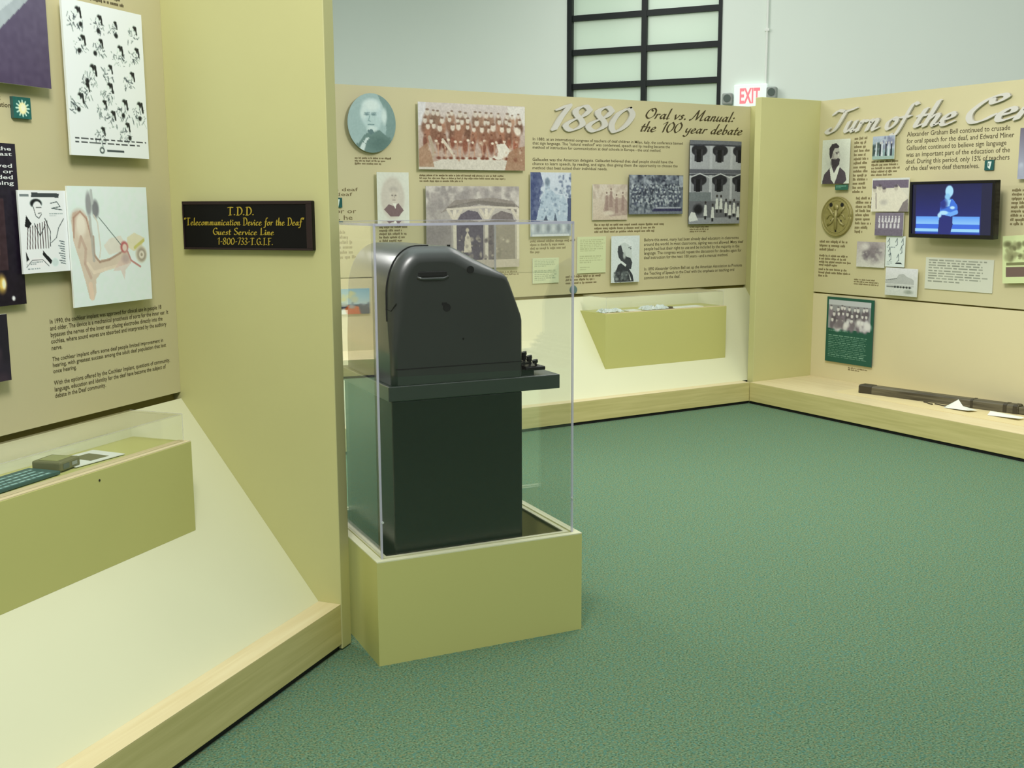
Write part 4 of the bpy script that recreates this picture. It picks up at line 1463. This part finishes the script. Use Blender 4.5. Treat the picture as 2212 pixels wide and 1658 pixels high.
tag(cd.build('conduit', M['white'], frame=FW_, loc=(-2.243, 0, 2.73), smooth=False), 'thin white vertical conduit on the wall above the exit sign', 'conduit')


# ------------------------------------------------------------------ sloped display cases
def display_case(F, label, u0, u1, yf, yb, z0, z1, h, pb, D):
    root = tag(empty('display_case', F, ((u0 + u1) / 2, yf, z0)), label, 'display case')
    c = (u0 + u1) / 2
    k = (pb - .024 - .1735) / (D - .092)
    zs_ = lambda yy: .1735 + (yy - .092) * k
    ybk = .092 + (z1 - .1735) / k
    mb = MB()
    mb.prism_x([(0, z0 - z0), (0, z1 - z0), (ybk - yf - .0015, z1 - z0)], u0 - c, u1 - c)
    # front foot follows the slope
    mb.v = [(x, yy, (z if z > .001 else zs_(yf) - z0 + .001)) for x, yy, z in mb.v]
    mb.build('body', M['case'], root, bevel=.0015)
    MB().box(u0 - c + .002, u1 - c - .002, .001, .05, z1 - z0, z1 - z0 + .0025).build('front_edging', M['ledge'], root)
    t = .004
    i = .018
    zt = z1 - z0 + h
    zb = z1 - z0 + .003
    yb0 = ybk - yf - .010
    ye = yb0
    a, b = u0 - c + i, u1 - c - i
    mb = MB()
    mb.box(a, b, i, i + t, zb, zt)
    mb.prism_x([(i + t, zb), (i + t, zt), (ye, zt), (ye, zb)], a, a + t)
    mb.prism_x([(i + t, zb), (i + t, zt), (ye, zt), (ye, zb)], b - t, b)
    mb.box(a + t, b - t, ye - t, ye, zb, zt)
    mb.box(a, b, i, ye, zt, zt + t)
    mb.build('acrylic_cover', M['acr_thin'], root)
    mb = MB()
    for x in (a, b):
        mb.tube([(x, i, zb), (x, i, zt + t)], .0014, 6)
        mb.tube([(x, i, zt + t), (x, ye, zt + t)], .0010, 6)
    mb.tube([(a, i, zt + t), (b, i, zt + t)], .0010, 6)
    mb.build('cover_edge', M['acr_faint'], root)
    return root


lc = display_case(FL, 'olive sloped-board case with a pager and book, under the ear drawing', -1.75, -.405, .355, .589, .52, .82, .092, .917, DL)
MB().cyl((-.845 - (-1.0775), -.0005, .802 - .52 - .012), (0, -1, 0), .0035, .0012, 10).build('nail_hole', M['nail'], lc)
bc = display_case(FB, 'sand sloped-board case with crumpled clear wrap under the 1880 text', 4.925, 6.135, .235, .556, .36, .776, .118, .9, DB)

# things in the left case
GZ = .8228
pg = tag(empty('pager', FL, (-.872, .49, GZ), Matrix.Rotation(math.radians(8), 4, 'Z')), 'thick olive-grey pager between the teal book and white card', 'pager')
MB().box(-.048, .048, -.05, .05, 0, .030).build('body', M['olive'], pg, bevel=.006)
MB().box(-.034, .034, -.03, .036, .0295, .0315).build('display_window', plain('dull_green_window', (150, 154, 100), .3, .04), pg, bevel=.001)
MB().box(-.036, -.008, -.0512, -.049, .006, .022).build('clip', M['lens'], pg)
MB().box(.006, .03, -.0512, -.049, .010, .02).build('button', M['grey'], pg)
bk = tag(empty('book', FL, (-1.07, .475, GZ), Matrix.Rotation(math.radians(2), 4, 'Z')), 'flat teal book at the left edge of the olive case', 'book')
MB().box(-.14, .14, -.058, .058, .0, .010).build('cover', M['teal'], bk, bevel=.0012)
mb = MB()
for i in range(4):
    rd = random.Random(i)
    x = -.12
    while x < .11:
        w = .012 + .02 * rd.random()
        mb.box(x, min(x + w, .12), .03 - .026 * i - .004, .03 - .026 * i + .004, .0098, .0106)
        x += w + .006
mb.build('lettering', plain('pale_teal_ink', (150, 190, 184), .5), bk)
r = (-.105, .105, .14, 0)
cd_ = tag(empty('photo_card', FL, (-.745, .497, GZ), Matrix.Rotation(math.radians(-4), 4, 'Z')), 'white card with a dark photo lying at the right of the pager', 'card')
MB().box(-.10, .10, -.068, .068, 0, .002).build('card', M['paper'], cd_)
MB().box(-.02, .055, -.045, .04, .002, .0026).build('print', M['olive'], cd_)

# clear crumpled wrap and label cards in the back case


def crumple(name, F, loc, w, d, h, seed, label, cat, mat, group=None):
    r = np.random.RandomState(seed)
    nx, ny = 16, 7
    v, f = [], []
    for j in range(ny):
        for i in range(nx):
            e = min(i, nx - 1 - i, j, ny - 1 - j)
            v.append((w * (i / (nx - 1) - .5) + (r.rand() - .5) * .012, d * (j / (ny - 1) - .5) + (r.rand() - .5) * .01, .002 + (h * r.rand() if e > 0 else h * .25 * r.rand())))
    for j in range(ny - 1):
        for i in range(nx - 1):
            a = j * nx + i
            f.append((a, a + 1, a + nx + 1, a + nx))
    nv = len(v)
    v += [(x, yy, max(z - .0012, 0)) for x, yy, z in v]
    f += [tuple(q + nv for q in reversed(t)) for t in f]
    me = mesh_from(name, v, f, mat)
    return tag(link(name, me, None, F, loc), label, cat, group)


wrap = edge_mat('crinkled_clear_film', (226, 236, 232), .6)
ZB = .7788
crumple('plastic_film', FB, (5.03, .32, ZB), .20, .10, .03, 1, 'crumpled clear film at the left end of the sand case', 'film', wrap)
crumple('plastic_film', FB, (5.44, .31, ZB), .24, .10, .034, 2, 'crumpled clear film near the middle of the sand case', 'film', wrap)
for nm, x, w, lb in (('label_card', 5.24, .12, 'small pale card between the two film heaps in the sand case'), ('label_card', 5.78, .30, 'long pale blue card at the right of the sand case')):
    tag(MB().box(-w / 2, w / 2, -.05, .05, 0, .004).build(nm, M['paper'], frame=FB, loc=(x, .33, ZB)), lb, 'card')
tag(MB().box(-.03, .03, -.02, .02, 0, .016).build('clasp', M['iron'], frame=FB, loc=(5.585, .30, ZB), bevel=.004), 'small dark clasp beside the film in the sand case', 'clasp')

# ------------------------------------------------------------------ things on the right ledge
ZL = .1764
ro = math.atan2(.218, 1.19)
bar = tag(empty('wooden_bar', FR, (-5.15, .487, ZL), Matrix.Rotation(ro, 4, 'Z')), 'long dark weathered wooden bar lying on the right ledge', 'wooden bar')
mb = MB()
L = 1.21
mb.prism_x([(-.043, 0), (.043, 0), (.043, .052), (.03, .062), (-.03, .062), (-.043, .052)], -L / 2, L / 2)
mb.build('body', M['bar'], bar, bevel=.003)
MB().prism_x([(-.036, .004), (.036, .004), (.036, .05), (-.036, .05)], L / 2, L / 2 + .07).build('tip', M['bar'], bar, bevel=.004)
for x, w in ((-L / 2 + .06, .10), (L / 2 - .09, .025), (L / 2 - .02, .03), (.28, .018)):
    MB().prism_x([(-.0455, 0), (.0455, 0), (.0455, .054), (.031, .0645), (-.031, .0645), (-.0455, .054)], x - w / 2, x + w / 2).build('iron_band', M['iron'], bar, bevel=.001)
tg = MB().box(-.045, .045, -.002, .002, 0, .045).build('paper_tag', edge_mat('milky_film', (222, 232, 222), .45), frame=FR, loc=(-5.42, .462, ZL), rot=Matrix.Rotation(math.radians(-14), 4, 'X') @ Matrix.Rotation(ro, 4, 'Z'))
tag(tg, 'small milky tag leaning on the dark wooden bar', 'tag')
for i, (u, d, a, lb) in enumerate(((-5.15, .392, -.35, 'thin dark iron pin on the right ledge, nearer the corner'), (-5.05, .402, -.10, 'thin dark iron pin on the right ledge, nearer the folded paper'))):
    mb = MB()
    mb.tube([(-.05, 0, .004), (-.02, .004, .004), (.02, -.003, .004), (.05, .001, .004)], .004, 8)
    mb.cyl((.05, .001, .004), (1, 0, 0), .006, .008, 8)
    tag(mb.build('iron_pin', M['iron'], frame=FR, loc=(u, d, ZL), rot=Matrix.Rotation(a, 4, 'Z')), lb, 'pin', 'iron pins on the right ledge')
mb = MB()
mb.add([(-.10, -.03, .001), (0, .035, .001), (.11, -.045, .012), (.13, .03, .010), (-.02, .02, .065), (.04, -.01, .03), (-.06, -.045, .004)],
       [(0, 6, 4), (6, 5, 4), (0, 4, 1), (4, 5, 1), (5, 2, 3), (5, 3, 1), (6, 2, 5)])
tag(mb.build('folded_paper', M['paper'], frame=FR, loc=(-4.885, .385, ZL)), 'white folded paper standing open in front of the wooden bar', 'paper')
mb = MB()
mb.add([(-.11, -.04, .001), (.12, -.04, .014), (.12, .03, .016), (-.11, .03, .02), (-.11, -.01, .026), (.12, -.005, .010)], [(0, 1, 5, 4), (4, 5, 2, 3)])
tag(mb.build('paper_sheet', M['paper'], frame=FR, loc=(-4.53, .40, ZL)), 'curled white sheet on the ledge at the right edge', 'paper')
tag(MB().box(-1.44, 1.44, 0, .445, 0, .0016).build('cover_tone_sheet', plain('cream_cover_tone', (222, 206, 156), .6, .02, 4), frame=FR, loc=(-4.44, .228, .1746)), 'thin cream sheet standing in for the darker tone under a clear ledge cover', 'mat')  # sheet added to give the darker tone beneath a clear cover

# ------------------------------------------------------------------ clear case with the machine
W, DP, HB = .806, .745, .376
vc = tag(empty('display_case', FK, (W / 2, DP / 2, 0)), 'tall clear acrylic case on an open olive plinth, standing on the carpet', 'display case')
ox, oy = -W / 2, -DP / 2
t = .040
mb = MB()
mb.box(0, W, 0, t, 0, HB)
mb.box(0, W, DP - t, DP, 0, HB)
mb.box(0, t, t, DP - t, 0, HB)
mb.box(W - t, W, t, DP - t, 0, HB)
mb.v = [(a + ox, b + oy, c_) for a, b, c_ in mb.v]
mb.build('plinth_box', M['case'], vc)
mb = MB()
for a, b, c_, d in ((0, W, 0, .026), (0, W, DP - .026, DP), (0, .026, .026, DP - .026), (W - .026, W, .026, DP - .026),
                    (.036, W - .036, .036, .052), (.036, W - .036, DP - .052, DP - .036), (.036, .052, .052, DP - .052), (W - .052, W - .036, .052, DP - .052)):
    mb.box(a + ox, b + ox, c_ + oy, d + oy, HB, HB + .004)
mb.build('rim_edging', M['slope'], vc)
zt = 1.532
a0, a1, c0, c1 = .028, .778, .028, DP - .028
p = .006
mb = MB()
mb.box(a0, a1, c0, c0 + p, HB, zt)
mb.build('front_pane', M['acr'], vc, loc=(ox, oy, 0))
MB().box(a0, a0 + p, c0 + p, c1 - p, HB, zt).build('left_pane', M['acr'], vc, loc=(ox, oy, 0))
MB().box(a1 - p, a1, c0 + p, c1 - p, HB, zt).build('right_pane', M['acr'], vc, loc=(ox, oy, 0))
MB().box(a0, a1, c1 - p, c1, HB, zt).build('back_pane', M['acr'], vc, loc=(ox, oy, 0))
MB().box(a0, a1, c0, c1, zt, zt + p).build('top_pane', M['acr'], vc, loc=(ox, oy, 0))
mb = MB()
e = .0035
for x in (a0, a1):
    for yy in (c0, c1):
        mb.box(x - e, x + e, yy - e, yy + e, HB, zt + p)
mb.box(a0, a1, c0 - e, c0 + e, zt - .002, zt + p + .001)
mb.box(a0, a1, c1 - e, c1 + e, zt - .002, zt + p + .001)
mb.box(a0 - e, a0 + e, c0, c1, zt - .002, zt + p + .001)
mb.box(a1 - e, a1 + e, c0, c1, zt - .002, zt + p + .001)
mb.build('case_edge', M['acr_edge'], vc, loc=(ox, oy, 0))
for x in (a0 + .004, a1 - .001):
    MB().cyl((x + ox, c0 + oy, .512), (0, -1, 0), .0045, .006, 12).build('screw', M['screw'], vc)

# the machine: lower cabinet, keyboard shelf, rounded hood
km = tag(empty('teletypewriter', FK, (.347, .37, 0)), 'dark grey teletypewriter with rounded hood and keyboard shelf inside the tall clear case', 'teletypewriter')
kx, ky = -.347, -.37
m0, m1 = .078, .655
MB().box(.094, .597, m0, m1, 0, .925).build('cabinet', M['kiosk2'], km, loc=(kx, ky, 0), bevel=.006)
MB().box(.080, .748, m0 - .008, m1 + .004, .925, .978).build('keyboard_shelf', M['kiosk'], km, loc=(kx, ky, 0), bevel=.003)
prof = [(.096, .979), (.096, 1.10), (.096, 1.20)]
for i in range(13):
    q = math.pi - i * math.pi / 2 / 12
    prof.append((.212 + .116 * math.cos(q), 1.278 + .180 * math.sin(q)))
prof += [(.26, 1.4585), (.315, 1.4575), (.337, 1.455), (.36, 1.446), (.42, 1.414), (.48, 1.381), (.527, 1.356), (.541, 1.343), (.55, 1.323), (.575, 1.256), (.594, 1.205), (.5985, 1.185), (.5985, 1.08), (.5985, .979)]
n = len(prof)
PR = [np.array(q) for q in prof]
nor = []
for i in range(n):
    d = PR[min(i + 1, n - 1)] - PR[max(i - 1, 0)]
    d /= np.hypot(*d)
    nor.append(np.array([-d[1], d[0]]))   # outward for this winding
def fil(q):
    if q[0] < .2 and q[1] < 1.278:
        return .4 + .6 * max(0, min(1, (q[1] - 1.10) / .17))
    if q[0] > .42:
        return max(.2, 1 - .8 * (q[0] - .42) / .14)
    return 1.0


wgt = [fil(q) for q in prof]
rings = []
R_ = .055
h0, h1 = .078, .62
for side in (0, 1):
    ts = np.linspace(0, math.pi / 2, 7)
    rr = []
    for tt in ts:
        ring = []
        for i in range(n):
            rad = R_ * wgt[i]
            off = PR[i] - nor[i] * rad * (1 - math.sin(tt))
            z = max(off[1], .979) if prof[i][1] > .98 else .979
            mm = rad * (1 - math.cos(tt))
            mm = R_ * wgt[i] * (1 - math.cos(tt))
            ring.append((off[0], (h0 + mm) if side == 0 else (h1 - mm), z))
        rr.append(ring)
    rings += rr if side == 0 else rr[::-1]
v = [q for rg in rings for q in rg]
f = []
for j in range(len(rings) - 1):
    for i in range(n - 1):
        a = j * n + i
        f.append((a, a + 1, a + n + 1, a + n))
f.append(tuple(range(n)))
f.append(tuple(range(len(v) - 1, len(v) - n - 1, -1)))
f.append(tuple(j * n for j in range(len(rings))) + tuple(j * n + n - 1 for j in reversed(range(len(rings)))))
me = mesh_from('hood', v, f, M['kiosk'])
bm = bmesh.new()
bm.from_mesh(me)
bmesh.ops.recalc_face_normals(bm, faces=bm.faces)
for fc in bm.faces:
    fc.smooth = len(fc.verts) == 4
bm.to_mesh(me)
bm.free()
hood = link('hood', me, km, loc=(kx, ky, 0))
# seam between the back cover and the side shell
mb = MB()
sp = [(.0955, h0 + .045, 1.245)]
for i in range(2, 17):
    q = PR[i]
    sp.append((q[0] - .001, h0 + .036 + .02 * min(1, i / 10), q[1] + .001))
mb.tube(sp, .0022, 6)
mb.tube([(.118, h0 + .002, 1.265), (.105, h0 + .02, 1.238), (.0955, h0 + .045, 1.245)], .002, 6)
mb.build('seam', M['hole'], hood)
mb = MB()
mb.box(.200, .306, h0 - .003, h0 + .004, 1.353, 1.372)
mb.build('grip_shade', M['hole'], hood, bevel=.003)  # raised black block painted as the shade of the grip slot
MB().tube([(.196, h0 - .001, 1.352), (.215, h0 - .004, 1.346), (.29, h0 - .004, 1.346), (.31, h0 - .001, 1.353)], .005, 8).build('grip_lip', M['kiosk'], hood, smooth=True)
MB().cyl((.395, h0 + .004, 1.374), (0, -1, 0), .013, .008, 20).build('bolt', M['hole'], hood)
mb = MB()
mb.cyl((.304, h0 + .002, 1.244), (0, -1, 0), .014, .004, 16)
mb.box(.286, .304, h0 - .002, h0 + .002, 1.252, 1.262)
mb.build('lock_hole_shade', M['hole'], hood)  # black pieces painted as the shade inside the hole
MB().cyl((.338, h0 + .06, 1.452), (0, 0, 1), .006, .008, 12).build('bolt', M['hole'], hood)
MB().cyl((.365, h0 + .002, 1.13), (0, -1, 0), .004, .003, 10).build('bolt', M['hole'], hood)
MB().box(.110, .596, h0 - .0012, h0 + .003, 1.034, 1.037).build('seam', M['hole'], hood)
# keyboard
mb = MB()
mb.prism_x([(.10, .978), (.10, 1.0), (.60, 1.0), (.60, .978)], .60, .655)
kb = mb.build('keyboard_base', M['keys'], km, loc=(kx, ky, 0))
MB().box(.62, .701, .095, .60, .994, 1.008).build('space_bar', M['keys'], km, loc=(kx, ky, 0), bevel=.003)
kmb = MB()
kmb.cyl((0, 0, -.002), (0, 0, 1), .0105, .011, 14, r2=.0115)
kmb.box(-.004, .004, -.002, .002, -.022, 0)
kmb.v = [(a, b, c_) for a, b, c_ in kmb.v]
first = None
for row, (kk, zz) in enumerate(((.668, 1.034), (.648, 1.050), (.630, 1.064), (.612, 1.074))):
    for i in range(10):
        if first is None:
            first = kmb.build('key', M['keys'], km)
            o = first
        else:
            o = first.copy()
            COL.objects.link(o)
            o.parent = km
        o.matrix_basis = Matrix.Translation((kk + kx, .115 + .05 * i + .008 * row + ky, zz - .012)) @ Matrix.Rotation(math.radians(-14), 4, 'Y')
for row, (kk, zz) in enumerate(((.655, 1.012), (.628, 1.028))):
    MB().box(kk - .035, kk + .008, .10, .60, zz - .010, zz - .002).build('key_rail', M['keys'], km, loc=(kx, ky, 0))
